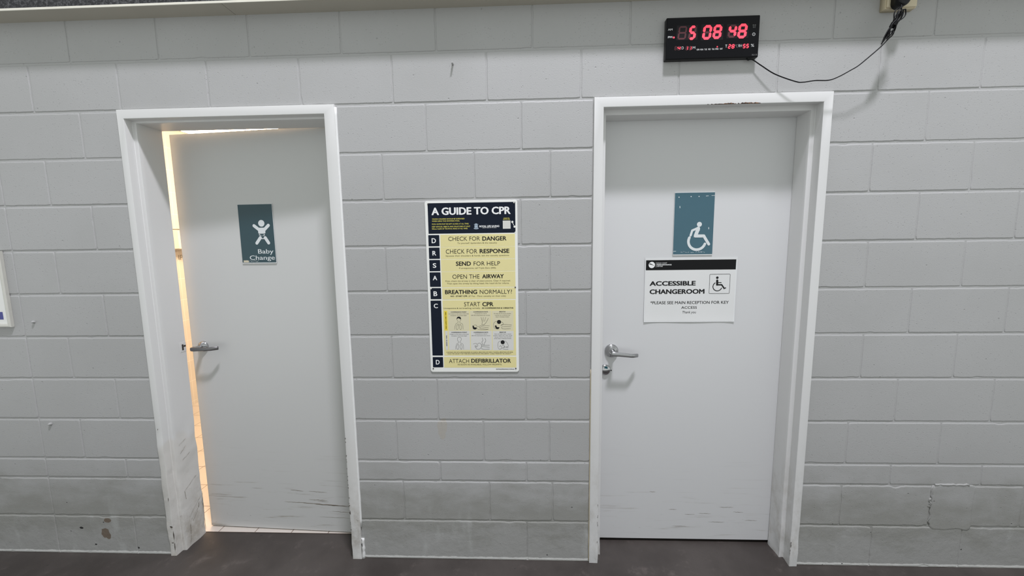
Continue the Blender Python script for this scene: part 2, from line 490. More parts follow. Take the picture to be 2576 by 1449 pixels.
C_TEXT = [
    ('AM', -177.9, -159.5, 30.6, 7.3, 'B'),
    ('PM', -176.9, -159.8, 1.8, 7.3, 'B'),
    ('D', -121.0, -112.6, -41.8, 10.2, 'R'),
    ('M', -77.2, -67.1, -42.2, 10.2, 'R'),
    ('SUN', -61.0, -50.0, -47.7, 6.0, 'B'),
    ('MON', -46.3, -34.9, -47.8, 5.9, 'B'),
    ('TUE', -30.7, -20.2, -47.7, 5.9, 'B'),
    ('WED', -16.0, -5.6, -47.7, 6.0, 'B'),
    ('THU', -1.0, 10.0, -47.6, 5.9, 'B'),
    ('FRI', 13.3, 25.2, -47.5, 5.9, 'B'),
    ('SAT', 30.7, 42.0, -47.3, 5.9, 'B'),
    ('T', 51.7, 59.4, -40.2, 10.9, 'B'),
    ('C', 94.3, 100.6, -40.5, 10.1, 'L'),
    ('RH', 103.9, 117.0, -39.8, 10.4, 'R'),
    ('%', 152.5, 165.3, -40.1, 10.5, 'R'),
    ('3213', 158.1, 178.1, -73.2, 5.2, 'L'),
]
N_BAND = [
    (-209.0, 93.7, 205.8, 140.5),
]
N_TEXT_W = [
    ('GOLD COAST', -158.6, -111.1, 124.1, 5.2, 'R'),
    ('PERFORMANCE', -158.4, -89.8, 115.8, 5.4, 'X'),
    ('CENTRE', -158.2, -130.5, 108.8, 5.1, 'R'),
]
N_TEXT_K = [
    ('ACCESSIBLE', -188.8, 26.1, 19.8, 21.3, 'X'),
    ('CHANGEROOM', -187.7, 68.5, -19.7, 22.0, 'X'),
    ('*PLEASE SEE MAIN RECEPTION FOR KEY', -182.7, 182.7, -68.4, 13.7, 'M'),
    ('ACCESS', -37.2, 35.8, -91.2, 11.8, 'M'),
    ('Thank you', -31.2, 32.9, -112.9, 11.1, 'I'),
]
N_ISA= {'head': (124.6, 55.4), 'hr': 5.599999999999994, 'torso': [(124.8, 41.7), (125.7, 22.3)], 'seat': [(125.7, 22.3), (146.5, 22.1), (159.2, 5.1)], 'foot': [(159.2, 5.1), (166.1, 8.2)], 'arm': [(127.0, 32.6), (144.7, 32.5)], 'wc': (127.1, 13.7), 'wr': 21.0}
S_ISA= {'head': (25.4, -3.4), 'hr': 11.300000000000004, 'arm': [(18.4, -20.4), (-6.1, -31.3), (-12.7, -53.9)], 'torso': [(21.0, -22.2), (9.9, -55.5)], 'thigh': [(11.1, -55.5), (47.5, -56.7)], 'leg': [(47.5, -56.7), (71.7, -94.9)], 'wc': (17.2, -80.8), 'wr': 38.8, 'w': [6.5]}
S_MARKS= [(-71.8, 121.1), (-17.3, 123.2), (18.6, 123.1), (-66.4, 77.0), (68.3, -21.1), (55.6, 124.4), (82.7, 126.0), (-82.9, -126.6), (-46.2, -129.0), (-26.0, -130.3), (-3.3, -131.6), (21.8, -130.9), (34.3, -130.0), (46.9, -130.6)]
BABY_O= (-0.461725, 1.585725)
B_FIG= {'head': (27.9, 49.9), 'hr': 16.1, 'armL': [(-11.1, 38.8), (18.3, 15.0)], 'armR': [(63.5, 39.5), (36.3, 14.7)], 'torso': [(10.0, 28.6), (43.0, 28.6), (45.7, 11.8), (44.7, 1.1), (8.6, 0.8), (7.9, 12.3)], 'nappy': [(10.5, -4.6), (40.4, -6.4)], 'legL': [(16.6, -20.2), (-3.9, -46.2)], 'legR': [(42.2, -20.5), (57.9, -46.1)], 'crotch': [(16.2, -24.4), (40.3, -24.7)]}
B_TEXT = [
    ('Baby', -1.7, 78.9, -97.8, 21.3, 'M'),
    ('Change', -48.1, 83.2, -128.6, 21.4, 'M'),
]

C_DOTS = [(-153.6, 3.7), (20.1, -36.3), (147.2, 6.0)]

# ------------------------------------------------------------------ materials
def mat_block_wall():
    t = NT('painted_blockwork')
    ax = t.axis()
    big = t.noise(1.3, 4)
    col = t.mix(t.step(big, .35, .65), (.396, .394, .390), (.424, .422, .420))
    # worn and splashed paint near the floor
    dn = t.noise(5, 5, .65, (1, 1, 2.2))
    h = t.math('ADD', ax[2], t.math('MULTIPLY', t.math('SUBTRACT', dn, .5), -.55))
    low = t.math('MULTIPLY', t.step(h, .16, .50, 1.0, 0.0), t.step(h, .06, .24, .45, 1.0))
    col = t.mix(t.math('MULTIPLY', low, .70), col, (.240, .238, .212))
    streak = t.step(t.noise(9, 4, .6, (1, 1, .35)), .56, .72)
    col = t.mix(t.math('MULTIPLY', t.math('MULTIPLY', streak, t.step(ax[2], .05, .4, 1.0, 0.0)), .5), col, (.50, .51, .50))
    col = t.mix(t.math('MULTIPLY', t.step(t.noise(3.1, 4), .60, .78), .12), col, (.36, .355, .32))
    # ragged white paint line along the floor
    edge = t.math('ADD', ax[2], t.math('MULTIPLY', t.noise(35), -.012))
    col = t.mix(t.step(edge, .003, .008, .8, 0.0), col, (.80, .80, .78))
    # bare patches where the render has come away, small holes
    for cx, cz, rx, rz in ((-.333, .176, .019, .012), (-.352, .108, .022, .026), (-.338, .092, .014, .018)):
        col = t.mix(t.blob(cx, cz, rx, rz, .3, 60), col, (.17, .135, .105))
    for cx, cz, rx, rz in ((-.473, .134, .010, .006), (-.19, .03, .006, .005), (-.41, .045, .006, .004)):
        col = t.mix(t.blob(cx, cz, rx, rz, .3, 90), col, (.03, .03, .03))
    vd = t.node('ShaderNodeTexVoronoi'); vd.inputs['Scale'].default_value = 34
    t.link(t.coords(), vd.inputs['Vector'])
    sp = t.node('ShaderNodeSeparateXYZ'); t.link(vd.outputs['Color'], sp.inputs[0])
    holes = t.math('MULTIPLY', t.step(vd.outputs['Distance'], .07, .13, 1.0, 0.0), t.step(sp.outputs[0], .955, .96))
    lowmask = t.step(ax[2], .15, .45, 1.0, .25)
    hm = t.math('MULTIPLY', holes, lowmask)
    col = t.mix(t.math('MULTIPLY', hm, .9), col, (.05, .05, .05))
    # rust runs
    col = t.mix(t.math('MULTIPLY', t.blob(1.365, .665, .022, .05, .8, 30), .22), col, (.42, .33, .20))
    # relief: roller stipple, pits in the block, rough render on the lowest course
    v = t.node('ShaderNodeTexVoronoi'); v.inputs['Scale'].default_value = 150
    wv = t.node('ShaderNodeTexNoise'); wv.inputs['Scale'].default_value = 130; wv.inputs['Detail'].default_value = 2
    t.link(t.coords(), wv.inputs['Vector'])
    wm = t.node('ShaderNodeVectorMath', operation='MULTIPLY_ADD'); t.link(wv.outputs['Color'], wm.inputs[0]); wm.inputs[1].default_value = (.010, .010, .010); t.link(t.coords((1, 1, 1.3)), wm.inputs[2])
    t.link(wm.outputs[0], v.inputs['Vector'])
    sv = t.node('ShaderNodeSeparateXYZ'); t.link(v.outputs['Color'], sv.inputs[0])
    dens = t.step(t.noise(2.6, 3), .32, .66, .97, .80)
    pit = t.math('MULTIPLY', t.step(v.outputs['Distance'], .06, .32, 1.0, 0.0), t.math('GREATER_THAN', sv.outputs[0], dens))
    n1 = t.bump(t.noise(210, 3, .6), .48, .0011)
    n2 = t.bump(t.math('MULTIPLY', pit, -1.0), .70, .0016, n1)
    rough = t.math('MULTIPLY', t.noise(22, 5, .62), t.step(ax[2], .17, .24, 1.0, .10))
    n3 = t.bump(rough, .40, .006, n2)
    n4 = t.bump(t.math('MULTIPLY', hm, -1.0), .8, .004, n3)
    return t.out(col, .52, n4, spec=.35)

def mat_white_paint(name, col, dirt=.4, rough=.38, seed=0.0, rust=(), zdirt=(.02, .5)):
    t = NT(name)
    ax = t.axis()
    c = t.mix(t.noise(2.0 + seed, 3), tuple(x * .97 for x in col), col)
    d = t.step(t.noise(11 + seed, 5, .7, (1, 1, .6)), .42, .70)
    c = t.mix(t.math('MULTIPLY', t.math('MULTIPLY', d, t.step(ax[2], zdirt[0], zdirt[1], 1.0, 0.0)), dirt), c, (.36, .33, .285))
    c = t.mix(t.math('MULTIPLY', t.step(t.noise(70, 3, .6, (1, 1, .5)), .70, .74), t.step(ax[2], .02, .34, .8, 0.0)), c, (.10, .085, .075))
    for cx, cz, rx, rz, wob in rust:
        c = t.mix(t.math('MULTIPLY', t.blob(cx, cz, rx, rz, wob, 130), t.math('LESS_THAN', ax[1], -.0055)), c, t.mix(t.step(t.noise(160, 2), .45, .6), (.030, .013, .008), (.20, .08, .025)))
    if dirt > .9:                                # old creamy filler on the battered jamb
        fz = t.math('ADD', ax[2], t.math('MULTIPLY', t.math('SUBTRACT', t.noise(7, 2), .5), .25))
        c = t.mix(t.math('MULTIPLY', t.step(fz, .56, .60, 1.0, 0.0), t.step(ax[0], .3, .31, .42, .10)), c, (.62, .585, .53))
    nb = t.bump(t.noise(60, 3), .12, .001)
    nb = t.bump(t.math('MULTIPLY', t.noise(24, 4, .6), t.step(ax[2], .15, .62, 1.0, 0.0)), .32 * dirt, .006, nb)
    return t.out(c, rough, nb)

def mat_door(name, col, scuff):
    t = NT(name)
    ax = t.axis()
    c = t.mix(t.noise(1.6, 3), tuple(x * .975 for x in col), col)
    lines = t.step(t.noise(9, 5, .62, (.35, 1, 6.0)), .55, .72)
    z = t.math('ADD', ax[2], t.math('MULTIPLY', t.math('SUBTRACT', t.noise(3, 3), .5), .35))
    m = t.math('MULTIPLY', lines, t.step(z, .06, .52, 1.0, 0.0))
    c = t.mix(t.math('MULTIPLY', m, scuff), c, (.30, .275, .235))
    specks = t.step(t.noise(95, 2, .5, (.6, 1, 1.5)), .715, .75)
    c = t.mix(t.math('MULTIPLY', specks, t.step(ax[2], .0, .30, .6 * scuff, 0.0)), c, (.12, .11, .10))
    return t.out(c, .36, t.bump(t.noise(45, 2), .05, .001), spec=.4)

def mat_floor():
    t = NT('dark_coated_floor')
    a = t.noise(2.2, 5, .6)
    c = t.mix(t.step(a, .34, .68), (.040, .033, .030), (.066, .056, .051))
    c = t.mix(t.math('MULTIPLY', t.step(t.noise(9, 6, .7), .55, .75), .5), c, (.135, .112, .103))
    c = t.mix(t.math('MULTIPLY', t.step(t.noise(170, 2), .62, .72), .4), c, (.035, .03, .03))
    c = t.mix(t.step(t.noise(48, 2), .755, .775), c, (.02, .02, .02))
    return t.out(c, t.step(a, .3, .7, .42, .6), t.bump(t.noise(230, 3), .22, .001))

def mat_tiles(name, size, col, grout, ofs=(0, 0), wall=None):
    t = NT(name)
    ax = t.axis()
    ua, va = {'floor': (0, 1), 'x': (1, 2), 'y': (0, 2)}[wall or 'floor']
    ms = []
    for k, i in enumerate((ua, va)):
        u = t.math('FRACT', t.math('DIVIDE', t.math('ADD', ax[i], 20.0 * size + ofs[k]), size))
        ms.append(t.math('GREATER_THAN', t.math('ABSOLUTE', t.math('SUBTRACT', u, .5)), .5 - .0022 / size))
    g = t.math('MAXIMUM', ms[0], ms[1])
    c = t.mix(g, t.mix(t.noise(3, 3), tuple(x * .95 for x in col), col), grout)
    return t.out(c, .3, t.bump(t.math('MULTIPLY', g, -1.0), .3, .002))

def mat_dark_speckle():
    t = NT('dark_speckled_fascia')
    c = t.mix(t.step(t.noise(120, 4, .7), .42, .70), (.018, .018, .020), (.11, .11, .115))
    return t.out(c, .8, t.bump(t.noise(140, 3), .5, .003))

M = dict(
    wall=mat_block_wall(),
    frame_left=mat_white_paint('white_gloss_frame_battered', (.70, .695, .685), 1.0, .36, 0.0),
    frame_right=mat_white_paint('white_gloss_frame', (.70, .695, .69), .55, .34, .7,
                                rust=((2.565, 2.0818, .045, .0022, 1.2), (2.605, 2.0822, .026, .0036, 1.2), (2.675, 2.0824, .032, .0040, 1.5), (2.71, 2.0828, .02, .0026, 1.5)), zdirt=(.02, .75)),
    door_left=mat_door('white_door_scuffed', (.585, .585, .575), 1.0),
    door_right=mat_door('white_door', (.64, .64, .645), .55),
    floor=mat_floor(),
    floor_tile=mat_tiles('cream_floor_tile', .2, (.60, .55, .50), (.20, .15, .12), (-.095, -.15), 'floor'),
    wall_tile=mat_tiles('glazed_wall_tile', .2, (.80, .76, .70), (.90, .88, .84), (0, -.035), 'x'),
    wall_tile_back=mat_tiles('glazed_wall_tile_far', .2, (.80, .76, .70), (.90, .88, .84), (0, -.035), 'y'),
    ceiling=plain('white_ceiling', (.75, .73, .70), .7),
    dark_fascia=mat_dark_speckle(),
    cream_metal=plain('cream_painted_steel', (.47, .44, .375), .5, 0, .05, 9),
    cream_lip=plain('cream_painted_lip', (.78, .75, .66), .45),
    chrome=plain('satin_chrome', (.50, .50, .51), .16, 1.0, .05, 80),
    steel=plain('worn_satin_steel', (.42, .42, .43), .30, 1.0, .08, 120),
    steel_dark=plain('dull_dark_steel', (.20, .195, .20), .34, 1.0, .08, 120),
    dark_metal=plain('dark_recess', (.03, .026, .024), .6),
    black=plain('black_plastic', (.007, .007, .008), .35, spec=.22),
    black_cable=plain('black_cable', (.006, .006, .007), .5, spec=.2),
    clock_face=plain('clock_dark_acrylic', (.0035, .0035, .005), .2, spec=.18),
    clock_print=plain('clock_white_print', (.62, .62, .62), .5),
    clock_print_dim=plain('clock_grey_print', (.22, .22, .22), .5),
    cell=plain('display_grey_cell', (.013, .011, .013), .3, spec=.2),
    led=glow('lit_red_segment', (1.0, .050, .085), 1.22),
    led_off=plain('unlit_segment', (.095, .020, .028), .4),
    navy=plain('navy_print', srgb(9, 20, 38), .4, spec=.2),
    yellow=plain('pale_yellow_print', (.76, .68, .33), .35, 0, .02),
    yellow_strong=plain('strong_yellow_print', (.80, .62, .05), .35, 0, .02),
    cream_cell=plain('pale_cream_print', (.68, .63, .44), .35, 0, .02),
    grey_cell=plain('pale_grey_print', (.66, .65, .62), .35, 0, .02),
    sign_white=plain('white_sign_board', (.82, .82, .79), .33, 0, .02),
    ink=plain('black_print', (.010, .010, .011), .4, spec=.2),
    ink_soft=plain('dark_olive_print', (.10, .085, .03), .4),
    white_ink=plain('white_print', (.85, .85, .85), .4, 0, .02),
    yellow_ink=plain('yellow_print', (.78, .70, .12), .4, 0, .02),
    logo_blue=plain('pale_blue_print', (.45, .55, .66), .4),
    teal=plain('teal_plaque', srgb(62, 98, 112), .28, 0, .04),
    teal_dark=plain('dark_teal_plaque', srgb(42, 70, 78), .28, 0, .04),
    plaque_edge=plain('clear_plaque_edge', (.72, .73, .73), .25),
    plaque_figure=plain('raised_pale_figure', (.70, .73, .74), .35, 0, .02),
    paper=plain('laminated_paper', (.72, .72, .715), .16, 0, .01),
    laminate=plain('laminate_margin', (.74, .745, .75), .12, 0, .01),
    band_black=plain('black_banner_print', (.006, .006, .007), .15, spec=.15),
    outlet=plain('aged_cream_plastic', (.62, .54, .38), .42),
    frame_metal=plain('brushed_silver_frame', (.62, .61, .56), .38, .25),
    blue_print=plain('deep_blue_print', (.045, .05, .26), .4),
    scuff=plain('scuff_brown', (.20, .165, .12), .6),
    scuff_dark=plain('scuff_dark', (.07, .055, .045), .6),
    bead=plain('white_filler_bead', (.80, .80, .79), .45, 0, .05, 60),
    white_plastic=plain('white_plastic', (.83, .81, .77), .3),
    grey_print=plain('grey_print', (.25, .22, .18), .4),
    green_window=plain('green_indicator', (.004, .065, .085), .2),
)
_t = NT('warm_lamp_diffuser')
_t.b.inputs['Base Color'].default_value = (1, .9, .75, 1)
_t.b.inputs['Emission Color'].default_value = (1.0, .75, .51, 1)
_t.b.inputs['Emission Strength'].default_value = 38.0
M['warm_lamp'] = _t.m

# ------------------------------------------------------------------ setting: block wall
XL, XR = -2.0, 5.4
WALL_T = 0.166
ZTOP = 2.80
OPEN = [(-0.018, 0.949, 2.122), (2.053, 3.023, 2.122)]     # door openings: outer edges of the frames
CONTROL = -0.606
GAP = 0.0042                                               # half joint width at the block face

def block(mb, x0, x1, z0, z1, seed, gl=GAP, gr=GAP, gb=GAP, gt=GAP, rough=1.0):
    x0 += gl; x1 -= gr; z0 += gb; z1 -= gt
    if x1 - x0 < .012 or z1 - z0 < .012: return
    r = .0035
    pts = []
    step = .011
    def seg(ax, az, bx, bz):
        n = max(2, int(math.hypot(bx - ax, bz - az) / step))
        for k in range(n):
            pts.append((ax + (bx - ax) * k / n, az + (bz - az) * k / n))
    seg(x0 + r, z0, x1 - r, z0); seg(x1 - r * .3, z0 + r * .3, x1, z0 + r); seg(x1, z0 + r, x1, z1 - r); seg(x1 - r * .3, z1 - r * .3, x1 - r, z1)
    seg(x1 - r, z1, x0 + r, z1); seg(x0 + r * .3, z1 - r * .3, x0, z1 - r); seg(x0, z1 - r, x0, z0 + r); seg(x0 + r * .3, z0 + r * .3, x0 + r, z0)
    cx, cz = (x0 + x1) / 2, (z0 + z1) / 2
    hx, hz = (x1 - x0) / 2, (z1 - z0) / 2
    yj = (random.random() - .5) * .0009
    R = []
    for d, y in ((-.0006, .0040), (.0003, .0018), (.0013, .0006), (.0030, .0)):
        ring = []
        for px, pz in pts:
            w = noise.noise(Vector((px * 28, pz * 28, seed))) * .0011 * rough + noise.noise(Vector((px * 110, pz * 110, seed))) * .0006 * rough
            chip = max(0.0, noise.noise(Vector((px * 17, pz * 17, seed + 9))) - .42) * .010 * rough
            dd = d + w + chip
            qx = px - dd * (1 if px > cx else -1) if abs(abs(px - cx) - hx) < .004 else px
            if pz > cz: dd = dd + max(d, 0) * 1.1               # painted-over upper arris, softer than the lower one
            qz = pz - dd * (1 if pz > cz else -1) if abs(abs(pz - cz) - hz) < .004 else pz
            ring.append((qx, y + (yj if y < .002 else 0), qz))
        R.append(ring)
    mb.rings(R, cap0=False, cap1=True)

random.seed(4)
wall_mb = MB()
rows = [list(r) for r in ROWS]
rows.insert(0, [2.5238, 2.7257, [-0.001, .398, .802, 1.2, 1.6, 2.0, 2.4, 2.8, 3.2, 3.6]])
rows.insert(0, [2.7257, ZTOP, [-0.2, .2, .6, 1.0, 1.4, 1.8, 2.2, 2.6, 3.0, 3.4]])
for ri, (z0, z1, js) in enumerate(rows):
    js = sorted(js)
    lo, hi = js[0], js[-1]
    if lo > 0: lo = CONTROL
    while lo - .4 > CONTROL: lo -= .4; js.append(lo)
    js += [CONTROL - .4 - .2 * (ri % 2), CONTROL - .8 - .2 * (ri % 2)]
    while hi < XR: hi += .4; js.append(hi)
    js = [j for j in sorted(js) if abs(j - CONTROL) > .06 and XL < j < XR]
    spans = [(XL, XR)]
    for a, b, zt in OPEN:
        if z0 < zt - .01:
            spans = [q for s0, s1 in spans for q in (((s0, a), (b, s1)) if s0 < a < s1 else ((s0, s1),))]
    edges_door = {round(v, 4) for o_ in OPEN for v in o_[:2]}
    for s0, s1 in spans:
        cuts = sorted([s0, s1] + [j for j in js + [CONTROL] if s0 + .02 < j < s1 - .02])
        for a, b in zip(cuts[:-1], cuts[1:]):
            gl = .0005 if round(a, 4) in edges_door else (.0016 if a == CONTROL else GAP)
            gr = (.0032 if round(b, 4) == 2.053 else .0005) if round(b, 4) in edges_door else (.0016 if b == CONTROL else GAP)
            vert = .62 if z0 > .1 else .4
            gl = gl * vert if gl == GAP else gl
            gr = gr * vert if gr == GAP else gr
            block(wall_mb, a, b, z0, z1, ri * 7.3 + a * 3.1, gl, gr, gb=.0 if z0 == 0 else GAP, rough=1.0 if z0 > .25 else 2.2)
# body of the wall behind the block faces, with the two openings
MY = .0023
for x0, x1, z0, z1 in ((XL, OPEN[0][0], -.03, ZTOP), (OPEN[0][1], OPEN[1][0], -.03, ZTOP), (OPEN[1][1], XR, -.03, ZTOP),
                       (OPEN[0][0], OPEN[0][1], OPEN[0][2], ZTOP), (OPEN[1][0], OPEN[1][1], OPEN[1][2], ZTOP)):
    wall_mb.box(x0, x1, MY, WALL_T, z0, z1)
wall = wall_mb.build('wall_front', M['wall'])
tag(wall, 'grey painted concrete block wall with two white door frames set in it', 'wall', kind='structure')

# trowelled filler over two damaged blocks on the right
pm = MB()
def ragged(cx, cz, rx, rz, n, seed, amp=.07):
    out = []
    for k in range(n):
        a = 2 * math.pi * k / n
        s_ = 1 / max(abs(math.cos(a)), abs(math.sin(a)))
        s_ = min(s_, 1.34) * (1 + amp * noise.noise(Vector((math.cos(a) * 3, math.sin(a) * 3, seed))))
        out.append((cx + rx * math.cos(a) * s_, cz + rx * 0 + rz * math.sin(a) * s_))
    return out
o1 = ragged(3.70, .298, .094, .112, 64, 3.3)
pm.rings([[(3.70 + (x - 3.70) * k, y, .298 + (z - .298) * k) for x, z in o1] for k, y in ((1.0, .003), (.985, .0002), (.95, -.0013), (.90, -.0011))], cap1=True)
pm.build('filler_patch', M['wall'], wall)
# painted-over filler streaks and drips low on the wall
sm_ = MB()
for x, z0, z1, w in ((3.605, .215, .405, .016), (3.60, .30, .34, .026)):
    pts = [(x + noise.noise(Vector((k * .9, x, 2))) * .012, z0 + (z1 - z0) * k / 12) for k in range(13)]
    sm_.tube([(p[0], .001, p[1]) for p in pts], [w * .22 * (.7 + .6 * abs(noise.noise(Vector((k * 1.7, 3, x))))) for k in range(13)], 8)
sm_.tube([(3.612 + .0115 * k, .0005, .4085 + .004 * noise.noise(Vector((k * .8, 1, 7)))) for k in range(14)], [.0042 + .002 * noise.noise(Vector((k * 1.3, 4, 7))) for k in range(14)], 8)
sm_.build('mortar_ridge', M['wall'], wall)

# ------------------------------------------------------------------ setting: floors and the room behind
fm = MB()
n = 60
for i in range(1):
    fm.add([(XL, -2.7, -.003), (XR, -2.7, -.003), (XR, .165, -.003), (XL, .165, -.003)], [(0, 1, 2, 3)])
floor = fm.build('floor', M['floor'])
tag(floor, 'dark grey-brown coated floor in front of the block wall', 'floor', kind='structure')

RX0, RX1, RY1, RZ1 = -1.5, 1.55, 3.2, 2.62
t = MB().add([(RX0, .150, -.001), (RX1, .150, -.001), (RX1, RY1, -.001), (RX0, RY1, -.001)], [(0, 1, 2, 3)]).build('floor_tiled', M['floor_tile'])
tag(t, 'cream square floor tiles in the warm-lit room behind the open door', 'floor', kind='structure')
t = MB().add([(RX0, WALL_T, -.02), (RX0, RY1, -.02), (RX0, RY1, RZ1), (RX0, WALL_T, RZ1)], [(0, 1, 2, 3)]).build('wall_left', M['wall_tile'])
tag(t, 'cream tiled side wall seen through the gap of the open door', 'wall', kind='structure')
t = MB().add([(RX0, RY1, -.02), (RX1, RY1, -.02), (RX1, RY1, RZ1), (RX0, RY1, RZ1)], [(0, 1, 2, 3)]).build('wall_back', M['wall_tile_back'])
tag(t, 'cream tiled far wall of the room behind the open door', 'wall', kind='structure')
t = MB().box(RX1, RX1 + .1, WALL_T, RY1, -.02, RZ1).build('wall_right', M['ceiling'])
tag(t, 'plain white partition between the two rooms behind the doors', 'wall', kind='structure')
t = MB().box(RX0 - .1, XR, WALL_T, RY1 + .1, RZ1, RZ1 + .1).build('ceiling', M['ceiling'])
tag(t, 'plain white ceiling over the rooms behind the doors', 'ceiling', kind='structure')
t = MB().box(RX1 + .1, 3.6, 1.6, 1.7, -.02, RZ1).box(3.5, 3.6, WALL_T, 1.6, -.02, RZ1).build('wall_far', M['ceiling'])
tag(t, 'plain wall of the unlit room behind the closed door', 'wall', kind='structure')
t = MB().add([(RX1, .150, -.004), (3.6, .150, -.004), (3.6, 1.65, -.004), (RX1, 1.65, -.004)], [(0, 1, 2, 3)]).build('floor_dark', M['floor'])
tag(t, 'floor of the unlit room behind the closed door', 'floor', kind='structure')

# ------------------------------------------------------------------ setting: steel ledge along the top of the wall
beam = MB().box(XL, XR, -.079, .003, 2.499, 2.80).build('trim_1', M['dark_fascia'])
tag(beam, 'dark speckled fascia with a cream steel underside along the wall top', 'beam', kind='structure')
for a, b in ((XL, .549), (.551, 2.6), (2.602, XR)):
    MB().box(a, b, -.0795, .001, 2.4915, 2.499).build('soffit_panel', M['cream_metal'], beam)
MB().slab(XL, XR, 2.4912, 2.5000, -.079, -.0830, .001, .0008).build('edge_lip', M['cream_lip'], beam)

# ------------------------------------------------------------------ setting: door frames
def door_frame(name, x0, x1, zt, face_l, face_r, face_t, reb, stops, y1, y2, mat, label, seed, wreck_l, wreck_r):
    """steel double-rebate frame; the profile is swept up one jamb, across the head and down the other"""
    yf = -.008
    def profile(face, stop):
        e_ = .0018
        return [(0, .010), (0, yf + e_), (e_ * .3, yf + e_ * .3), (e_, yf), (face - e_, yf), (face - e_ * .3, yf + e_ * .3), (face, yf + e_), (face - reb, y1 - .002),
                (face - reb + .002, y1), (stop - e_, y1), (stop - e_ * .3, y1 + e_ * .3), (stop, y1 + e_)] + [(stop, y1 + (y2 - y1) * k / 6) for k in range(1, 6)] + [(stop, y2), (.002, y2), (.002, WALL_T + .006), (0, WALL_T + .006)]
    Pl, Pr, Pt = profile(face_l, stops[0]), profile(face_r, stops[1]), profile(face_t, stops[2])
    rings = []
    zs = [-.006] + [.0125 * k for k in range(1, 61)] + [.9, 1.1, 1.4, 1.7, 1.9]
    def jam(p, i, z, side, wreck):
        s_, y = p
        if wreck and z < wreck + .12 and 0 < i < len(Pl) - 3:
            k = min(1.0, max(0.0, (wreck + .12 - z) / .2))
            q = Vector((s_ * 22, y * 22, seed))
            s_ += k * .0042 * noise.noise(Vector((q.x, q.y, z * 9 + seed))) + k * .0014 * noise.noise(Vector((s_ * 60, y * 60, z * 34 + seed)))
            y += k * .0042 * noise.noise(Vector((q.x + 5, q.y, z * 10 + seed))) - k * .0012
        return (x0 + s_ if side == 0 else x1 - s_, y, z)
    for z in zs: rings.append([jam(p, i, z, 0, wreck_l) for i, p in enumerate(Pl)])
    rings.append([(x0 + a[0], b[1], zt - b[0]) for a, b in zip(Pl, Pt)])
    rings.append([(x1 - a[0], b[1], zt - b[0]) for a, b in zip(Pr, Pt)])
    for z in reversed(zs): rings.append([jam(p, i, z, 1, wreck_r) for i, p in enumerate(Pr)])
    o = MB().rings(rings, cap0=True, cap1=True, smooth=True).build(name, mat, sharp=28)
    tag(o, label, 'door frame', kind='structure')
    return o
frame1 = door_frame('trim_2', -.018, .949, 2.122, .030, .046, .0385, .000, (.0475, .0475, .0475), .028, .150, M['frame_left'],
                    'white door frame around the ajar door, its left jamb battered near the floor', 2.0, .62, .25)
frame2 = door_frame('trim_3', 2.053, 3.023, 2.122, .0395, .0365, .0405, .006, (.060, .0485, .0565), .045, .130, M['frame_right'],
                    'white door frame around the closed door, rust along its head', 7.0, .12, .15)

def chips(spots, y, name, parent, mat, seed):
    mb = MB(); rnd = random.Random(seed)
    for x, z, w, h in spots:
        k = 9
        mb.flat([(x + w / 2 * math.cos(2 * math.pi * i / k) * rnd.uniform(.5, 1.15), z + h / 2 * math.sin(2 * math.pi * i / k) * rnd.uniform(.5, 1.15)) for i in range(k)], y)
    return mb.build(name, mat, parent)
rnd = random.Random(11)
chips([(.9035 + rnd.uniform(-.001, .0015), rnd.uniform(.05, .62), rnd.uniform(.002, .004), rnd.uniform(.004, .014)) for _ in range(20)]
      + [(.9055, .24, .004, .03), (.94, .20, .003, .004)], -.0092, 'paint_chips', frame1, M['scuff_dark'], 3)
chips([(.006, .155, .016, .010), (.013, .11, .006, .05), (.012, .05, .005, .05), (.004, .07, .012, .006), (-.002, .66, .004, .008), (.008, .30, .003, .03)], -.0125, 'paint_chips', frame1, M['scuff_dark'], 4)
chips([(2.987 + rnd.uniform(-.001, .0012), rnd.uniform(.02, .12), rnd.uniform(.002, .005), rnd.uniform(.006, .02)) for _ in range(9)]
      + [(2.092 - rnd.uniform(.0005, .003), rnd.uniform(.02, .33), .002, rnd.uniform(.004, .014)) for _ in range(12)], -.0105, 'paint_chips', frame2, M['scuff_dark'], 5)
chips([(.9535, .072, .007, .030), (.9520, .045, .003, .05), (.9545, .10, .003, .02)], -.0118, 'paint_chips', frame1, M['dark_metal'], 9)
# cracks and torn edges on the reveal of the battered jamb
mb = MB(); rnd = random.Random(21)
xr = -.018 + .0475 + .0024
def crack(y0, z0, y1, z1, w):
    k = 9
    pts = [(y0 + (y1 - y0) * i / k, z0 + (z1 - z0) * i / k + rnd.uniform(-.002, .002)) for i in range(k + 1)]
    q = MB().stroke(pts, [w * rnd.uniform(.3, 1.1) for _ in pts], 0, False)
    mb.add([(xr, v[0], v[2]) for v in q.v], q.f)
for c in ((.052, .300, .125, .342, .0016), (.052, .300, .056, .255, .0022), (.062, .150, .135, .215, .0014), (.07, .13, .14, .185, .0012), (.08, .12, .11, .15, .0020), (.118, .165, .125, .195, .0030),
          (.060, .06, .064, .115, .0030), (.056, .02, .060, .05, .0020), (.145, .02, .147, .17, .0030), (.143, .16, .149, .235, .0026), (.05, .545, .09, .562, .0014), (.052, .50, .085, .525, .0012), (.06, .46, .12, .49, .0012)):
    crack(*c)
mb.build('crack_lines', M['scuff'], frame1)
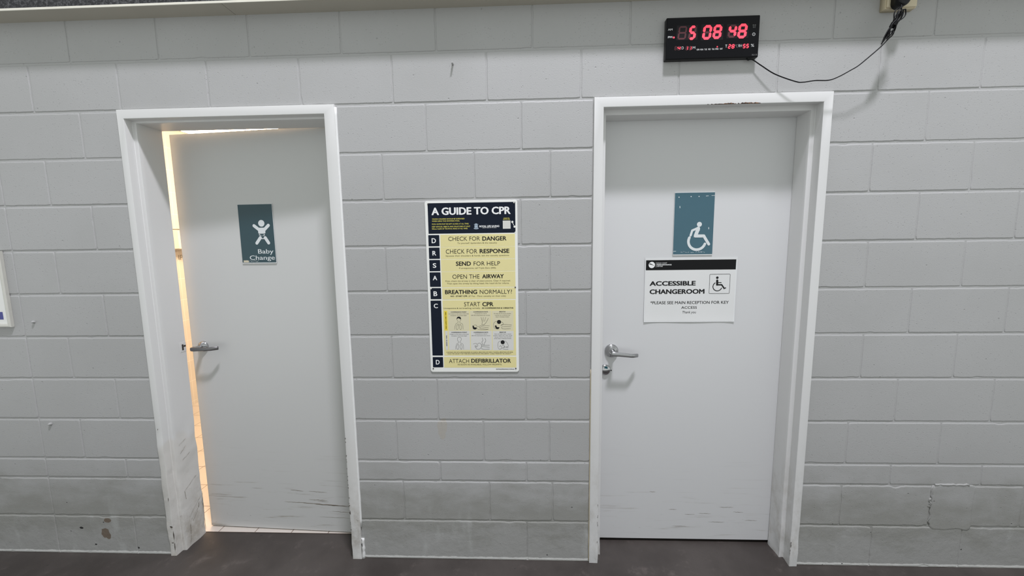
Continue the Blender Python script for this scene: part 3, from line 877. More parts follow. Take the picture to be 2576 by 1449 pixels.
# filler beads beside the frames
mb = MB()
mb.tube([(.951 + noise.noise(Vector((k * .7, 1, 1))) * .0010, -.001, .165 + 1.945 * k / 60) for k in range(61)], [.0058 + .0012 * noise.noise(Vector((k * 1.1, 5, 2))) for k in range(61)], 8)
mb.tube([(.955 + noise.noise(Vector((k * .7, 1, 1))) * .002, .000, -.003 + .105 * k / 10) for k in range(11)], [.008 + .003 * noise.noise(Vector((k * .9, 5, 2))) for k in range(11)], 8)
mb.build('filler_bead', M['bead'], frame1)
MB().tube([(2.052, -.001, .0 + .95 * k / 40) for k in range(41)], [.0022 + .0008 * noise.noise(Vector((k * 1.1, 5, 2))) for k in range(41)], 6).build('filler_bead', M['outlet'], frame2)
# strike plate let into the left jamb: sits on the stop face, looking right
sx = -.018 + .0475
strike = MB().box(sx - .002, sx + .0012, .118, .150, 1.000, 1.048).build('strike_plate', M['frame_left'], frame1)
MB().box(sx - .001, sx + .0016, .127, .136, 1.008, 1.038).box(sx - .001, sx + .0016, .137, .149, 1.023, 1.032).build('latch_hole', M['dark_metal'], strike)

# ------------------------------------------------------------------ doors
def lever_set(parent, cx, cz, k=1.0, droop=1.0, mat='steel'):
    """rose, neck and cranked lever; door face at y = 0, viewer towards -y, lever pointing +x"""
    rose = MB().lathe([(r_ * k, y_) for r_, y_ in [(.0325, .001), (.0325, -.004), (.0315, -.0065), (.027, -.0110), (.0215, -.0135), (.0200, -.0155), (.0150, -.0165), (.0135, -.018)]], cx, cz, 40)
    h = rose.build('lever_handle', M['chrome'], parent)
    MB().lathe([(.0115, -.014), (.0105, -.030), (.0105, -.050), (.0125, -.056), (.0125, -.058)], cx, cz, 24).build('neck', M['chrome'], h)
    # lever: rounded rectangular section swept along its crank
    path = [(-.013, -.0600, .0000, .0070), (-.011, -.0605, .0000, .0092), (-.005, -.0610, 0, .0104), (.006, -.0610, -.0006, .0106), (.020, -.0605, -.0016, .0100), (.050, -.0600, -.0050, .0094), (.078, -.0590, -.0085, .0090), (.086, -.0570, -.0095, .0090), (.094, -.0525, -.0105, .0090), (.112, -.0400, -.0128, .0090), (.1155, -.0375, -.0132, .0084)]
    R = []
    for i, (px, py, pz, hh) in enumerate(path):
        a, b = path[max(i - 1, 0)], path[min(i + 1, len(path) - 1)]
        tx, ty = b[0] - a[0], b[1] - a[1]; l = math.hypot(tx, ty); nx, ny = ty / l, -tx / l
        th = .0052 if 0 < i < len(path) - 1 else .0040
        R.append([(cx + px + nx * q[0], py + ny * q[0], cz + pz * droop + q[1]) for q in rrect(-th, th, -hh, hh, .0040, 3)])
    MB().rings(R, cap0=True, cap1=True).build('lever', M[mat], h)
    return h

# left door: hinged on its right edge, ajar into the lit room
A1 = math.radians(2.6)
D1W, D1T = .876, .038
door1 = empty('door_1', (.900, .1515, 0), -A1)
tag(door1, 'white door standing ajar with the baby sign, scuffed along its foot', 'door', kind='structure')
lf = MB().slab(-D1W, 0, .004, 2.0845, D1T, 0, .0015, .0012, 3)
lf.v = [(x, y, z + (.0140 * x / D1W if z > 1 else 0)) for x, y, z in lf.v]      # dropped a little on its hinges
lf.build('leaf', M['door_left'], door1)
h1 = lever_set(door1, -.8113, 1.0131, .84, -.15, 'steel_dark')
mb = MB()
rs = random.Random(5)
def scratch(mb, x, z, l, slope, w, y):
    k = 14
    mb.stroke([(x + l * i / k, z + slope * l * i / k + rs.uniform(-.0011, .0011)) for i in range(k + 1)],
              [w * (.25 + .75 * math.sin(math.pi * min(1, (i + .4) / (k + .8)))) * rs.uniform(.6, 1.2) for i in range(k + 1)], y, False)
scratch(mb, -.335, .160, .255, -.028, .0040, -.0004); scratch(mb, -.44, .163, .16, -.01, .0024, -.0004)
scratch(mb, -.09, .152, .07, -.03, .0050, -.0005); scratch(mb, -.30, .182, .10, -.02, .0024, -.0004)
scratch(mb, -.40, .232, .07, -.05, .0020, -.0004); scratch(mb, -.30, .229, .10, -.03, .0016, -.0004); scratch(mb, -.62, .235, .06, 0, .0012, -.0004)
scratch(mb, -.255, .175, .06, -.03, .0016, -.0004); scratch(mb, -.18, .120, .13, -.02, .0016, -.0004); scratch(mb, -.25, .085, .2, 0, .0012, -.0004)
mb.build('scuff_marks', M['scuff'], door1)
mb = MB(); scratch(mb, -.265, .156, .17, -.028, .0019, -.0007); scratch(mb, -.052, .1492, .038, -.03, .0042, -.0008); scratch(mb, -.08, .885, .03, -.05, .0012, -.0006)
mb.build('deep_scratch', M['scuff_dark'], door1)

# right door: closed
door2 = empty('door_2', (2.975, .1315, 0), 0.0)
tag(door2, 'white closed door with the wheelchair plaque and the laminated notice', 'door', kind='structure')
MB().slab(-.872, .012, .013, 2.068, .04, 0, .0015, .0012, 3).build('leaf', M['door_right'], door2)
h2 = lever_set(door2, 2.173 - 2.975, 1.000)
lk = MB().lathe([(.0262, .001), (.0262, -.004), (.0245, -.0075), (.019, -.0105), (.008, -.0120), (.0005, -.0124)], -.831, .905, 36).build('indicator_lock', M['chrome'], door2)
MB().lathe([(.0085, -.006), (.0085, -.0112), (.006, -.0118)], -.829, .9165, 20).build('indicator_window', M['green_window'], lk)
MB().box(-.838, -.822, -.0135, -.010, .893, .8975).build('coin_slot', M['dark_metal'], lk)
MB().lathe([(.0032, .001), (.0032, -.0006), (.001, -.0007)], 2.1735 - 2.975, .901, 12).build('screw_hole', M['dark_metal'], door2)
mb = MB()
for x, z, l in ((-.60, .27, .03), (-.50, .175, .04), (-.42, .150, .05), (-.35, .155, .06), (-.30, .11, .08), (-.48, .085, .07), (-.25, .19, .07), (-.18, .165, .05), (-.12, .12, .06)):
    scratch(mb, x, z, l, rs.uniform(-.04, .02), .0014, -.0004)
mb.build('scuff_marks', M['scuff'], door2)

# ------------------------------------------------------------------ CPR poster
mm = .001
def rect_mm(mb, r, y0, y1, rad=.0012, bev=.0002):
    mb.slab(r[0] * mm, r[2] * mm, r[1] * mm, r[3] * mm, y0, y1, min(rad, abs(r[2] - r[0]) * mm * .4), bev, 4)
def texts(mb, l, y, lighten=None):
    for s_, x0, x1, z, cap, wt in l:
        mb.text(s_, x0 * mm, x1 * mm, z * mm, cap * mm, wt, y)
    return mb
def curve2(p, k=5):
    if len(p) < 3: return p
    out = []
    for i in range(len(p) - 1):
        q = [p[max(i - 1, 0)], p[i], p[i + 1], p[min(i + 2, len(p) - 1)]]
        for j in range(k):
            t_ = j / k
            out.append(tuple(.5 * (2 * q[1][c] + (q[2][c] - q[0][c]) * t_ + (2 * q[0][c] - 5 * q[1][c] + 4 * q[2][c] - q[3][c]) * t_ ** 2 + (3 * q[1][c] - q[0][c] - 3 * q[2][c] + q[3][c]) * t_ ** 3) for c in (0, 1)))
    return out + [p[-1]]
poster = empty('safety_poster', (1.3225, -.0005, .9405))
tag(poster, 'tall white and yellow resuscitation guide board screwed to the wall between the doors', 'sign')
MB().slab(-.0005, .4045, 0, .769, .0035, -.0040, .011, .0008, 8).build('board', M['sign_white'], poster)
Y1, Y2, Y3 = -.0043, -.0047, -.0050
hd = MB(); rect_mm(hd, P_HEAD[0], -.0038, Y1); hd = hd.build('header_panel', M['navy'], poster)
texts(MB(), [(*q[:5], 'X') for q in P_TITLE], Y2).build('title_lettering', M['white_ink'], hd)
[texts(MB(), [q], Y2).build('small_print_line', M['yellow_ink'], hd) for q in P_YELLOW]
[texts(MB(), [q], Y2).build('organisation_lettering', M['white_ink'], hd) for q in P_LOGO]
em = MB(); ex, ez = .2236, .6575                            # crest: ring, crown, crossed oars and ribbon
em.disc(ex, ez - .001, .0078, Y2, 28, .0058); em.disc(ex, ez - .001, .0042, Y2)
em.stroke([(ex - .0085, ez + .0085), (ex + .0085, ez - .0108)], .0016, Y2 - .0001); em.stroke([(ex + .0085, ez + .0085), (ex - .0085, ez - .0108)], .0016, Y2 - .0001)
em.flat([(ex - .005, ez + .0075), (ex + .005, ez + .0075), (ex + .0062, ez + .0118), (ex + .0028, ez + .0098), (ex, ez + .0135), (ex - .0028, ez + .0098), (ex - .0062, ez + .0118)], Y2 - .0001)
em.stroke([(ex - .0095, ez - .0085), (ex - .004, ez - .0112), (ex + .004, ez - .0112), (ex + .0095, ez - .0085)], .0024, Y2 - .0001)
em.build('crest', M['logo_blue'], hd)
q = P_QR[0]; m_ = MB(); m_.flat([(q[0] * mm, q[1] * mm), (q[2] * mm, q[1] * mm), (q[2] * mm, q[3] * mm), (q[0] * mm, q[3] * mm)], Y2); m_.build('blank_square', M['grey_cell'], hd)
pc = MB(); pc.disc(.3821, .6743, .0046, Y2 - .0003); pc.disc(.3915, .6538, .0046, Y2 - .0003); pc.stroke([(.384, .669), (.388, .660)], .0022, Y2 - .0003)
pc.flat([(.3955 - .006, .6275), (.3958, .6275), (.3958, .634)], Y2 - .0002)
pc.build('paint_chips', M['sign_white'], poster)
tiles = P_TILE[:3] + [P_TILE[3]] + P_TILE2
ltr = P_LETTERS
for r, l in zip(tiles, ltr):
    tl = MB(); rect_mm(tl, r, -.0038, Y1, .0022); tl = tl.build('letter_tile', M['navy'], poster)
    texts(MB(), [l], Y2).build('letter', M['white_ink'], tl)
rowsP = P_ROW + P_ROW2
for i, (r, l) in enumerate(zip(rowsP, P_TEXT)):
    rp = MB(); rect_mm(rp, r, -.0038, Y1, .0008); rp = rp.build('step_panel', M['yellow'], poster)
    if i == 5:
        cc = MB(); [rect_mm(cc, c, Y1 + .0002, Y1 - .00025, .0005) for c in P_CELL[:3]]; cc.build('adult_cells', M['cream_cell'], rp)
        cc = MB(); [rect_mm(cc, c, Y1 + .0002, Y1 - .00025, .0005) for c in P_CELL[3:]]; rect_mm(cc, P_STRIP[1], Y1 + .0002, Y1 - .00025, .0005); cc.build('infant_cells', M['grey_cell'], rp)
        cc = MB(); rect_mm(cc, P_STRIP[0], Y1 + .0002, Y1 - .00025, .003); cc.build('age_strip', M['yellow_strong'], rp)
        for k, ls in P_LINES.items():
            dr = MB()
            for j_, pl in enumerate(ls): dr.stroke(curve2([(a * mm, b * mm) for a, b in pl]), .00095, Y2 - .00003 * j_, False)
            bi = {'body1': 0, 'press1': 1, 'breath1': 2}.get(k)
            if bi is not None: dr.flat(curve2([(a * mm, b * mm) for a, b in P_BLACK[bi] + P_BLACK[bi][:1]])[:-1], Y3)
            di = {'breath1': 0, 'breath2': 1}.get(k)
            if di is not None: dr.disc(P_DOTS[di][0] * mm, P_DOTS[di][1] * mm, .0091, Y3)
            dr.build('line_drawing', M['ink'], rp)
        for s_, xx, za, zb in (('CHILD & ADULT OVER 1 YEAR', .0792, .200, .278), ('INFANT (0-1 YEAR)', .0795, .122, .171)):
            g = MB().text(s_, 0, zb - za, 0, .0046, 'B', 0)
            vt = MB(); vt.add([(xx - v[2], Y2, za + v[0]) for v in g.v], g.f); vt.build('age_lettering', M['ink'], rp)
    texts(MB(), [x for x in l if x[5] in 'LB'], Y2).build('heading_lettering', M['ink'], rp)
    sub = [x for x in l if x[5] not in 'LB']
    for q in sub: texts(MB(), [q], Y2).build('detail_line', M['ink_soft'] if i != 5 else M['ink'], rp)
texts(MB(), P_URL, Y2).build('address_lettering', M['ink'], poster)
for i, (a, b) in enumerate(P_SCREWS):
    MB().lathe([(.0030, -.003), (.0030, -.0056), (.0018, -.0062)], a * mm, b * mm, 14).build('screw', M['frame_metal'] if i in (1, 2) else M['dark_metal'], poster)

# ------------------------------------------------------------------ digital wall clock
clock = empty('digital_wall_clock', (CLOCK_O[0], 0, CLOCK_O[1]))
tag(clock, 'black digital wall clock with red figures hanging above the closed door', 'clock')
MB().slab(-.1835, .1840, -.0790, .0790, -.0005, -.0220, .003, .0014, 5).build('housing', M['black'], clock)
MB().slab(-.1815, .1820, -.0770, .0770, -.021, -.0240, .002, .0006, 4).build('front_panel', M['clock_face'], clock)
YC = -.0242
SEGS = {'0': 'abcdef', '1': 'bc', '2': 'abged', '3': 'abgcd', '4': 'fgbc', '5': 'afgcd', '6': 'afgedc', '7': 'abc', '8': 'abcdefg', '9': 'abcfgd', ' ': ''}
def seg_shape(mb, which, r, w, y, slant=.12):
    x0, z0, x1, z1 = [v * mm for v in r]
    H = z1 - z0; sl = H * slant
    W_ = (x1 - x0) - sl - w; h = (H - w) / 2
    bx, bz = x0 + w / 2, z0 + w / 2
    P = {'d': ((0, 0), (W_, 0)), 'g': ((0, h), (W_, h)), 'a': ((0, 2 * h), (W_, 2 * h)), 'e': ((0, 0), (0, h)), 'f': ((0, h), (0, 2 * h)), 'c': ((W_, 0), (W_, h)), 'b': ((W_, h), (W_, 2 * h))}
    for c in which:
        (ax, az), (cx, cz) = P[c]
        ln = math.hypot(cx - ax, cz - az); tx, tz = (cx - ax) / ln, (cz - az) / ln; nx, nz = -tz, tx
        g = w * .04
        pts = [(ax + tx * g, az + tz * g), (ax + tx * (g + w * .45) + nx * w / 2, az + tz * (g + w * .45) + nz * w / 2), (cx - tx * (g + w * .45) + nx * w / 2, cz - tz * (g + w * .45) + nz * w / 2),
               (cx - tx * g, cz - tz * g), (cx - tx * (g + w * .45) - nx * w / 2, cz - tz * (g + w * .45) - nz * w / 2), (ax + tx * (g + w * .45) - nx * w / 2, az + tz * (g + w * .45) - nz * w / 2)]
        mb.flat([(bx + px + sl * (pz + w / 2) / H, bz + pz) for px, pz in pts], y)
    return mb
for r0, r1 in ((0, 1), (2, 3), (4, 5)):
    MB().slab(C_BIG[r0][0] * mm - .003, C_BIG[r1][2] * mm + .003, C_BIG[r0][1] * mm - .002, C_BIG[r0][3] * mm + .003, -.0238, -.02415, .001, .0001, 3).build('display_window', M['cell'], clock)
for txt, R_, w in (('858848', C_BIG, .0100), ('8' * 8, C_SMALL, .0034)):
    lit = ' 50848' if R_ is C_BIG else ' 4112855'
    for i, (ch, r) in enumerate(zip(lit, R_)):
        on = SEGS[ch]; off = ''.join(c for c in 'abcdefg' if c not in on)
        if on:
            dg = seg_shape(MB(), on, r, w, YC - .0003).build('digit', M['led'], clock)
            if off: seg_shape(MB(), off, r, w * .8, YC - .0001).build('unlit_segments', M['led_off'], dg)
        else:
            seg_shape(MB(), off, r, w * .62, YC - .0001).build('digit', M['led_off'], clock)
dim = [x for x in C_TEXT if x[0] in ('3213', 'C')]
[texts(MB(), [x], YC).build('printed_lettering', M['clock_print'], clock) for x in C_TEXT if x not in dim]
[texts(MB(), [x], YC).build('faint_lettering', M['clock_print_dim'], clock) for x in dim]
MB().disc(.0925, -.0320, .0016, YC, 12, .0009).build('degree_mark', M['clock_print_dim'], clock)
ic = MB(); (a1, a2), (b1, b2) = (.1617, .0367), (.1616, .0068)
ic.disc(b1, b2, .0060, YC, 28, .0046); ic.disc(b1, b2, .0013, YC, 12)
ic.build('clock_symbol', M['clock_print'], clock)
ic = MB(); ic.disc(a1, a2, .0050, YC, 24, .0041); ic.disc(a1, a2, .0009, YC, 10)
for s_ in (-1, 1):
    ic.stroke([(a1 + s_ * .0022, a2 + .0062), (a1 + s_ * .0052, a2 + .0058), (a1 + s_ * .0056, a2 + .0028)], .0010, YC, False); ic.stroke([(a1 + s_ * .003, a2 - .0042), (a1 + s_ * .0048, a2 - .0058)], .0009, YC, False)
ic.build('alarm_symbol', M['clock_print_dim'], clock)
for i, ((a, b), r) in enumerate(zip(C_DOTS, (.0036, .0025, .0010, .0008))):
    if i < 3: MB().disc(a * mm, b * mm, r, YC - .0003, 18).build('indicator_dot', M['led'] if i < 2 else M['led_off'], clock)

# ------------------------------------------------------------------ clock's cable with its coil and plug
def smooth_path(pts, k=8):
    P = [Vector(p) for p in pts]; out = []
    for i in range(len(P) - 1):
        p0, p1, p2, p3 = P[max(i - 1, 0)], P[i], P[i + 1], P[min(i + 2, len(P) - 1)]
        for j in range(k):
            t_ = j / k
            out.append(.5 * ((2 * p1) + (p2 - p0) * t_ + (2 * p0 - 5 * p1 + 4 * p2 - p3) * t_ ** 2 + (3 * p1 - p0 - 3 * p2 + p3) * t_ ** 3))
    out.append(P[-1])
    return out
CX, CY, CZ = 1.75954, -1.68749, 1.51699
def off(x, z, y, y0=-.05):                     # move a point measured on the plane y0 to depth y along the sight line
    k = (y - CY) / (y0 - CY)
    return (CX + (x - CX) * k, y, CZ + (z - CZ) * k)
CORD = [(2.666, 2.233), (2.702, 2.21), (2.758, 2.176), (2.837, 2.147), (2.868, 2.143), (2.914, 2.148), (2.967, 2.148), (3.004, 2.16), (3.048, 2.183), (3.077, 2.2), (3.119, 2.235), (3.154, 2.266), (3.181, 2.295)]
ydep = [-.014, -.019, -.026, -.036, -.040, -.045, -.051, -.056, -.062, -.067, -.072, -.077, -.081]
cpts = [off(x, z, y) for (x, z), y in zip(CORD, ydep)]
cpts = [(2.664, -.012, 2.256), (2.668, -.014, 2.248)] + cpts
plug_at = off(3.213, 2.409, -.066, -.066)
cable = empty('clock_power_cable', (cpts[0][0], cpts[0][1], cpts[0][2]))
tag(cable, 'thin black cable sagging from the wall clock to a bundled coil and plug', 'cable')
def rel(pts): return [(p[0] - cpts[0][0], p[1] - cpts[0][1], p[2] - cpts[0][2]) for p in pts]
BUN = [Vector(off(x, z, -.083, -.06)) for x, z in ((3.214, 2.397), (3.198, 2.358), (3.183, 2.322), (3.160, 2.284))]
MB().tube(rel(smooth_path(cpts + [tuple(BUN[2] + Vector((.010, .004, -.010))), tuple(BUN[1] + Vector((.004, .006, 0))), tuple(BUN[0] + Vector((-.004, .002, -.012))), (3.200, -.072, 2.398), (3.206, -.062, 2.4115)])), .0021, 8).build('cord', M['black_cable'], cable)
coil = MB()
rc = random.Random(3)
dirv = (BUN[3] - BUN[0]); L_ = dirv.length; dirv.normalize()
side = Vector((-dirv.z, 0, dirv.x))
for i, (wt_, wb_, t0, t1, yy) in enumerate(((.021, .009, -.02, .93, .0), (.016, .006, -.03, 1.10, .004), (.011, .012, .0, .86, -.004), (.007, .004, .04, .97, .007), (.018, .010, .02, .80, -.007))):
    loop = []
    sgn = -1 if i in (0, 2) else 1
    for k in range(40):
        a = 2 * math.pi * k / 40
        u = (1 - math.cos(a)) / 2
        pinch = abs(u - .48) * 2
        wdt = (wt_ if u < .48 else wb_) * (pinch ** .8 * (1 - pinch ** 4) * 1.5 + .16)
        p = BUN[0] + dirv * L_ * (t0 + (t1 - t0) * u) + side * (math.sin(a) * wdt + sgn * (.008 * pinch if u < .48 else -.003)) + Vector((0, yy + .003 * math.sin(a), 0))
        loop.append(p)
    loop.append(loop[0]); coil.tube(rel(loop), .0020, 7)
for k in range(5):                              # turns of the tie
    c_ = BUN[0] + dirv * L_ * (.44 + .025 * k)
    ring = [c_ + side * .0085 * math.cos(a) + Vector((0, .0100 * math.sin(a), 0)) for a in [2 * math.pi * j / 18 for j in range(19)]]
    coil.tube(rel(ring), .0019, 6)
coil.build('coil', M['black_cable'], cable)
o_ = cpts[0]
pl_ = MB().slab(3.193 - o_[0], 3.238 - o_[0], 2.4085 - o_[2], 2.472 - o_[2], -.0315 - o_[1], -.068 - o_[1], .0215, .006, 8).build('plug', M['black'], cable)

# ------------------------------------------------------------------ power outlet
outlet = empty('power_outlet', (3.239, 0, 2.453))
tag(outlet, 'aged cream power outlet at the top right, a black plug in it', 'power outlet')
MB().slab(-.0585, .0585, -.0350, .0300, .001, -.0240, .003, .0012, 5, taper=.0015).build('mounting_block', M['outlet'], outlet)
MB().slab(-.0560, .0570, -.0325, .0285, -.0235, -.0310, .004, .0045, 5).build('face_plate', M['outlet'], outlet)
MB().slab(-.032, -.0215, -.0255, -.006, -.0305, -.0335, .001, .0008, 4).build('rocker_switch', M['outlet'], outlet)

# ------------------------------------------------------------------ wheelchair plaque on the closed door
YD2 = .1315
def plaque(name, w, h, loc, rz, mat, label, thick=.004):
    e_ = empty(name, loc, rz)
    tag(e_, label, 'sign')
    MB().slab(-w / 2, w / 2, -h / 2 - .004, h / 2 + .001, .0002, -thick, .001, .0008, 3).build('backing', M['plaque_edge'], e_)
    MB().slab(-w / 2 + .001, w / 2 - .001, -h / 2 + .001, h / 2 - .001, -thick + .0005, -thick - .0006, .001, .0003, 3).build('panel', mat, e_)
    return e_
acc = plaque('accessible_sign', .182, .2835, (2.5395, YD2 - .0002, 1.6022), 0, M['teal'], 'teal plaque with a leaning wheelchair figure on the closed door')
I = {k: ([(p[0] * mm, p[1] * mm) for p in v] if isinstance(v, list) and isinstance(v[0], tuple) else v) for k, v in S_ISA.items()}
YS = -.0050
fg = MB()
fg.disc(I['head'][0] * mm, I['head'][1] * mm, I['hr'] * mm, YS)
fg.stroke(I['arm'], .0100, YS); fg.stroke(I['torso'], .0165, YS - .00002); fg.stroke(I['arm'][:1] + I['torso'][:1], .012, YS - .00004)
fg.flat([(I['torso'][0][0] - .006, I['torso'][0][1] + .003), (I['torso'][0][0] + .008, I['torso'][0][1] - .006), (I['torso'][1][0] + .010, I['torso'][1][1] + .008), (.0015, -.0635), (.004, -.048)], YS - .00003)
fg.stroke([(.0095, -.0565), (.0475, -.0567)], .0140, YS - .00006); fg.stroke(I['leg'], .0128, YS - .00008)
wc = (I['wc'][0] * mm, I['wc'][1] * mm)
fg.stroke([(wc[0] + .0388 * math.cos(math.radians(a)), wc[1] + .0388 * math.sin(math.radians(a))) for a in np.linspace(154, 341, 44)], .0120, YS)
fg.build('wheelchair_figure', M['plaque_figure'], acc)
rq = random.Random(8)
for i, (a, b) in enumerate(S_MARKS):
    mk = MB()
    if i in (3, 4): mk.stroke([(a * mm, b * mm + .003), (a * mm + .0005, b * mm - .004)], .0028, -.0048)
    elif i in (5, 7): mk.stroke([(a * mm - .006, b * mm), (a * mm + .006, b * mm + .0008)], .0020, -.0048, False)
    elif i == 6: mk.stroke([(a * mm - .008, b * mm), (a * mm + .0075, b * mm + .0005)], .0016, -.0048, False)
    elif i < 3: mk.disc(a * mm, b * mm, (.0026, .0024, .0024)[i], -.0048, 10)
    else:
        for k in range(5): mk.disc(a * mm + (k - 2) * .0036, b * mm + rq.uniform(-.002, .002), rq.uniform(.0006, .0013), -.0048, 8)
    mk.build('wear_mark', M['plaque_figure'], acc)

# ------------------------------------------------------------------ laminated notice on the closed door
note = empty('paper_notice', (2.535, YD2 - .0003, 1.295))
tag(note, 'laminated accessible changeroom notice taped below the wheelchair plaque', 'notice')
nv, nf = [], []
NX, NZ = 28, 20
def notebend(u, v): return -.0012 - .0022 * (abs(u - .5) * 2) ** 6 - .0016 * (abs(v - .5) * 2) ** 8 + .0007 * math.sin(u * 9 + v * 3)
def sheet(x0, x1, z0, z1, dy):
    mb = MB()
    mb.add([(x0 + (x1 - x0) * i / NX, notebend((x0 + (x1 - x0) * i / NX + .214) / .426, (z0 + (z1 - z0) * j / NZ + .155) / .309) + dy, z0 + (z1 - z0) * j / NZ) for j in range(NZ + 1) for i in range(NX + 1)],
           [(j * (NX + 1) + i, j * (NX + 1) + i + 1, (j + 1) * (NX + 1) + i + 1, (j + 1) * (NX + 1) + i) for j in range(NZ) for i in range(NX)], True)
    return mb
sheet(-.2125, .2120, -.1545, .1535, 0).build('laminate_pouch', M['laminate'], note)
sheet(-.2085, .2060, -.1495, .1435, -.0003).build('paper_sheet', M['paper'], note)
band = sheet(-.2085, .2060, .0935, .1405, -.0005).build('banner', M['band_black'], note)
YN = -.00075
lay = lambda x, z: notebend((x + .214) / .426, (z + .155) / .309)
lg = MB(); lx, lz = -.1814, .1183
lg.disc(lx, lz, .0148, YN, 32); lg.conform(lay).build('round_logo', M['white_ink'], band)
lg = MB(); lg.flat([(lx - .0105, lz + .0075), (lx - .003, lz + .0055), (lx + .0115, lz - .0035), (lx + .013, lz - .0045), (lx - .002, lz + .001), (lx - .0125, lz + .004)], YN - .0002)
lg.flat([(lx - .0138, lz + .006), (lx - .009, lz + .0113), (lx - .006, lz + .0135), (lx - .010, lz + .0100)], YN - .0002)
lg.conform(lay).build('logo_stroke', M['band_black'], band)
tm = texts(MB(), N_TEXT_W, YN); tm.stroke([(-.1618, .131), (-.1618, .1065)], .0007, YN, False); tm.conform(lay).build('banner_lettering', M['white_ink'], band)
[texts(MB(), [q], YN).conform(lay).build('text_line', M['ink'], note) for q in N_TEXT_K]
sy = MB(); b0, b1 = (.0898, -.0193), (.1827, .0717)
ro = rrect(b0[0], b1[0], b0[1], b1[1], .003, 4); sy.stroke(ro + ro[:1], .0015, YN, False)
sy.conform(lay).build('symbol_frame', M['ink'], note)
sy = MB(); sy.disc(.1246, .0554, .0058, YN)
sy.stroke([(.1248, .0420), (.1254, .0225)], .0098, YN); sy.stroke([(.1254, .0218), (.1462, .0218), (.1588, .0042)], .0062, YN - .0001, False); sy.stroke([(.1560, .0030), (.1664, .0080)], .0046, YN - .0001, False)
sy.stroke([(.1265, .0326), (.1447, .0322)], .0034, YN - .0001, False)
sy.stroke([(.1271 + .0205 * math.cos(math.radians(a)), .0137 + .0205 * math.sin(math.radians(a))) for a in np.linspace(120, 343, 44)], .0036, YN, False)
sy.conform(lay).build('wheelchair_symbol', M['ink'], note)

# ------------------------------------------------------------------ baby change plaque on the ajar door
bx_ = BABY_O[0]
org = Vector((.900 + bx_ * math.cos(A1), .1515 - bx_ * math.sin(A1), BABY_O[1]))
org += Vector((-math.sin(A1), -math.cos(A1), 0)) * .0002
baby = plaque('baby_change_sign', .179, .286, tuple(org), -A1, M['teal_dark'], 'dark teal plaque with a baby figure on the ajar door')
sc_ = lambda pts: [(p[0] * mm, p[1] * mm) for p in pts]
fg = MB(); F = B_FIG
fg.disc(F['head'][0] * mm, F['head'][1] * mm, .0162, YS, 32)
fg.stroke(sc_(F['armL']), .0155, YS); fg.stroke(sc_(F['armR']), .0155, YS - .00003)
fg.flat(sc_(F['torso']), YS - .00006)
fg.stroke(sc_(F['legL']), .0155, YS); fg.stroke(sc_(F['legR']), .0155, YS)
fg.stroke([(.0125, -.0215), (.0170, -.0245), (.0405, -.0247), (.0450, -.0215)], .0040, YS - .00003, False)
fg.build('baby_figure', M['plaque_figure'], baby)
nb = MB(); ro = rrect(.0112, .0405, -.0105, -.0005, .004, 4); nb.stroke(ro + ro[:1], .0012, YS, False)
nb.stroke([(.0125, -.0015), (.0185, -.0095)], .0028, YS, False); nb.stroke([(.0395, -.0015), (.0345, -.0095)], .0028, YS, False); nb.build('nappy_pin', M['plaque_figure'], baby)
texts(MB(), B_TEXT, YS).build('raised_lettering', M['plaque_figure'], baby)
br = MB(); rq = random.Random(2)
for k in range(26): br.disc(-.082 + .0031 * k + rq.uniform(-.001, .001), -.1352 + rq.choice((-.0026, 0, .0026)), rq.uniform(.0007, .0014), -.0048, 8)
br.build('braille_dots', M['plaque_figure'], baby)
br = MB(); br.flat([(-.0825, -.1405), (-.0560, -.1405), (-.0545, -.1330), (-.060, -.1308), (-.0825, -.1312)], -.00475); br.build('worn_corner', M['outlet'], baby)

# ------------------------------------------------------------------ framed print at the left edge
pic = empty('picture_frame', (-.7875, 0, 1.339))
tag(pic, 'silver framed print cut off by the left edge of the photo', 'picture')
PW, PH = .1365, .178
prof = [(0, .0), (0, -.012), (.002, -.0150), (.006, -.0160), (.011, -.0150), (.015, -.0125), (.0165, -.0100), (.0165, -.006)]
R_ = []
for cx, cz in ((-PW, -PH), (PW, -PH), (PW, PH), (-PW, PH)):
    R_.append([(cx - math.copysign(s_, cx), y, cz - math.copysign(s_, cz)) for s_, y in prof])
mbf = MB()
k_ = len(prof)
mbf.add([p for r in R_ for p in r], [(i * k_ + j, ((i + 1) % 4) * k_ + j, ((i + 1) % 4) * k_ + j + 1, i * k_ + j + 1) for i in range(4) for j in range(k_ - 1)])
mbf.build('moulding', M['frame_metal'], pic)
MB().box(-PW + .014, PW - .014, -.0075, -.002, -PH + .014, PH - .014).build('print', M['sign_white'], pic)
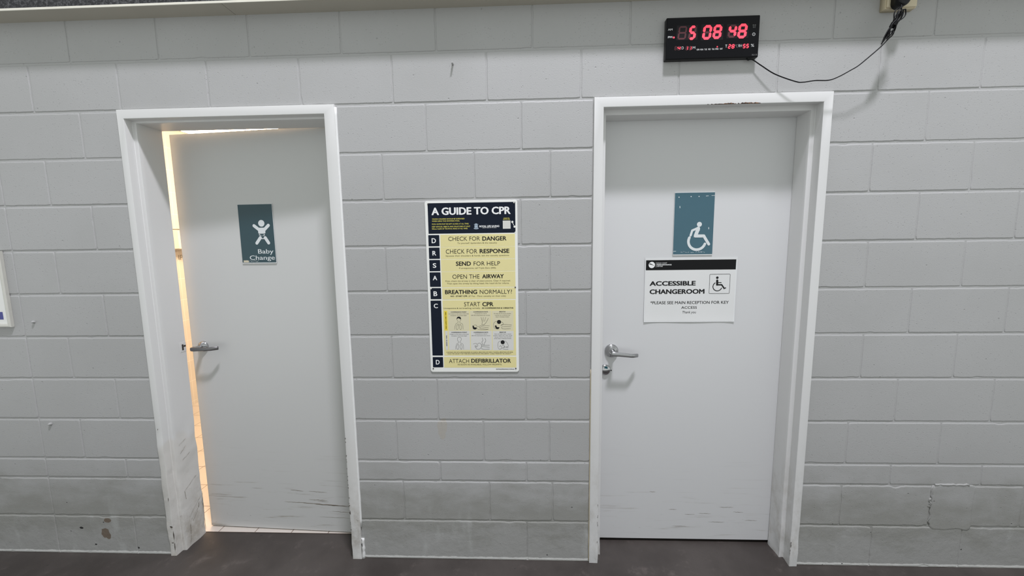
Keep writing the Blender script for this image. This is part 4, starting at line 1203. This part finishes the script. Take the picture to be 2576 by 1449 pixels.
MB().flat([(-PW + .018, -.142), (PW - .0375, -.142), (PW - .0375, -.106), (-PW + .018, -.106)], -.0079).build('blue_block', M['blue_print'], pic)

# ------------------------------------------------------------------ painted-over fixings left in the wall
def plug_stub(x, z, r, ln, tilt, label):
    ax = Vector((math.sin(tilt) * .5, -1, .35)).normalized()
    p0 = Vector((x, .0035, z))
    o = MB().tube([p0, p0 + ax * .004, p0 + ax * ln * .8, p0 + ax * ln], [r * 1.15, r, r * .9, r * .45], 12).build('wall_plug', M['wall'])
    tag(o, label, 'wall plug', kind='thing')
plug_stub(-.552, 1.181, .0062, .016, .6, 'upper of two painted-over wall plugs left of the ajar door')
plug_stub(-.548, .6785, .0072, .015, .3, 'lower of two painted-over wall plugs left of the ajar door')
o = MB().tube([(1.4625, .003, 2.270), (1.4625, -.010, 2.2705), (1.4630, -.020, 2.271)], [.0042, .0040, .0030], 12).build('bolt_stub', M['wall'])
tag(o, 'short painted bolt stub sticking out high between the two doors', 'bolt', kind='thing')

# ------------------------------------------------------------------ inside the lit room
disp = empty('towel_dispenser', (RX0, 1.86, 1.505))
tag(disp, 'white paper towel dispenser on the tiled wall, seen through the ajar door', 'dispenser')
MB().box(.001, .085, -.13, .13, .012, .185).build('body', M['white_plastic'], disp)
for z0, z1 in ((.186, .192), (.002, .010)): MB().box(.001, .088, -.132, .132, z0, z1).build('edge_band', M['grey_print'], disp)
lt = MB(); g = MB().text('IPP', 0, .085, 0, .046, 'R', 0)
lt.add([(RX0 + .0012, 1.800 + v[0], 1.412 + v[2]) for v in g.v], g.f)
o = lt.build('wall_lettering', M['grey_print'])
tag(o, 'grey letters on the tiled wall below the towel dispenser', 'lettering')
rl = empty('ceiling_light', (-.45, 1.30, RZ1))
tag(rl, 'warm ceiling light in the tiled room behind the ajar door', 'ceiling light')
MB().box(-.32, .32, -.32, .32, -.03, 0).box(-.03, .03, -.03, .03, -.13, -.03).build('housing', M['white_plastic'], rl)
MB().slab(-.29, .29, -.26, -.12, .29, -.29, .03, .01, 6).build('diffuser', M['warm_lamp'], rl)
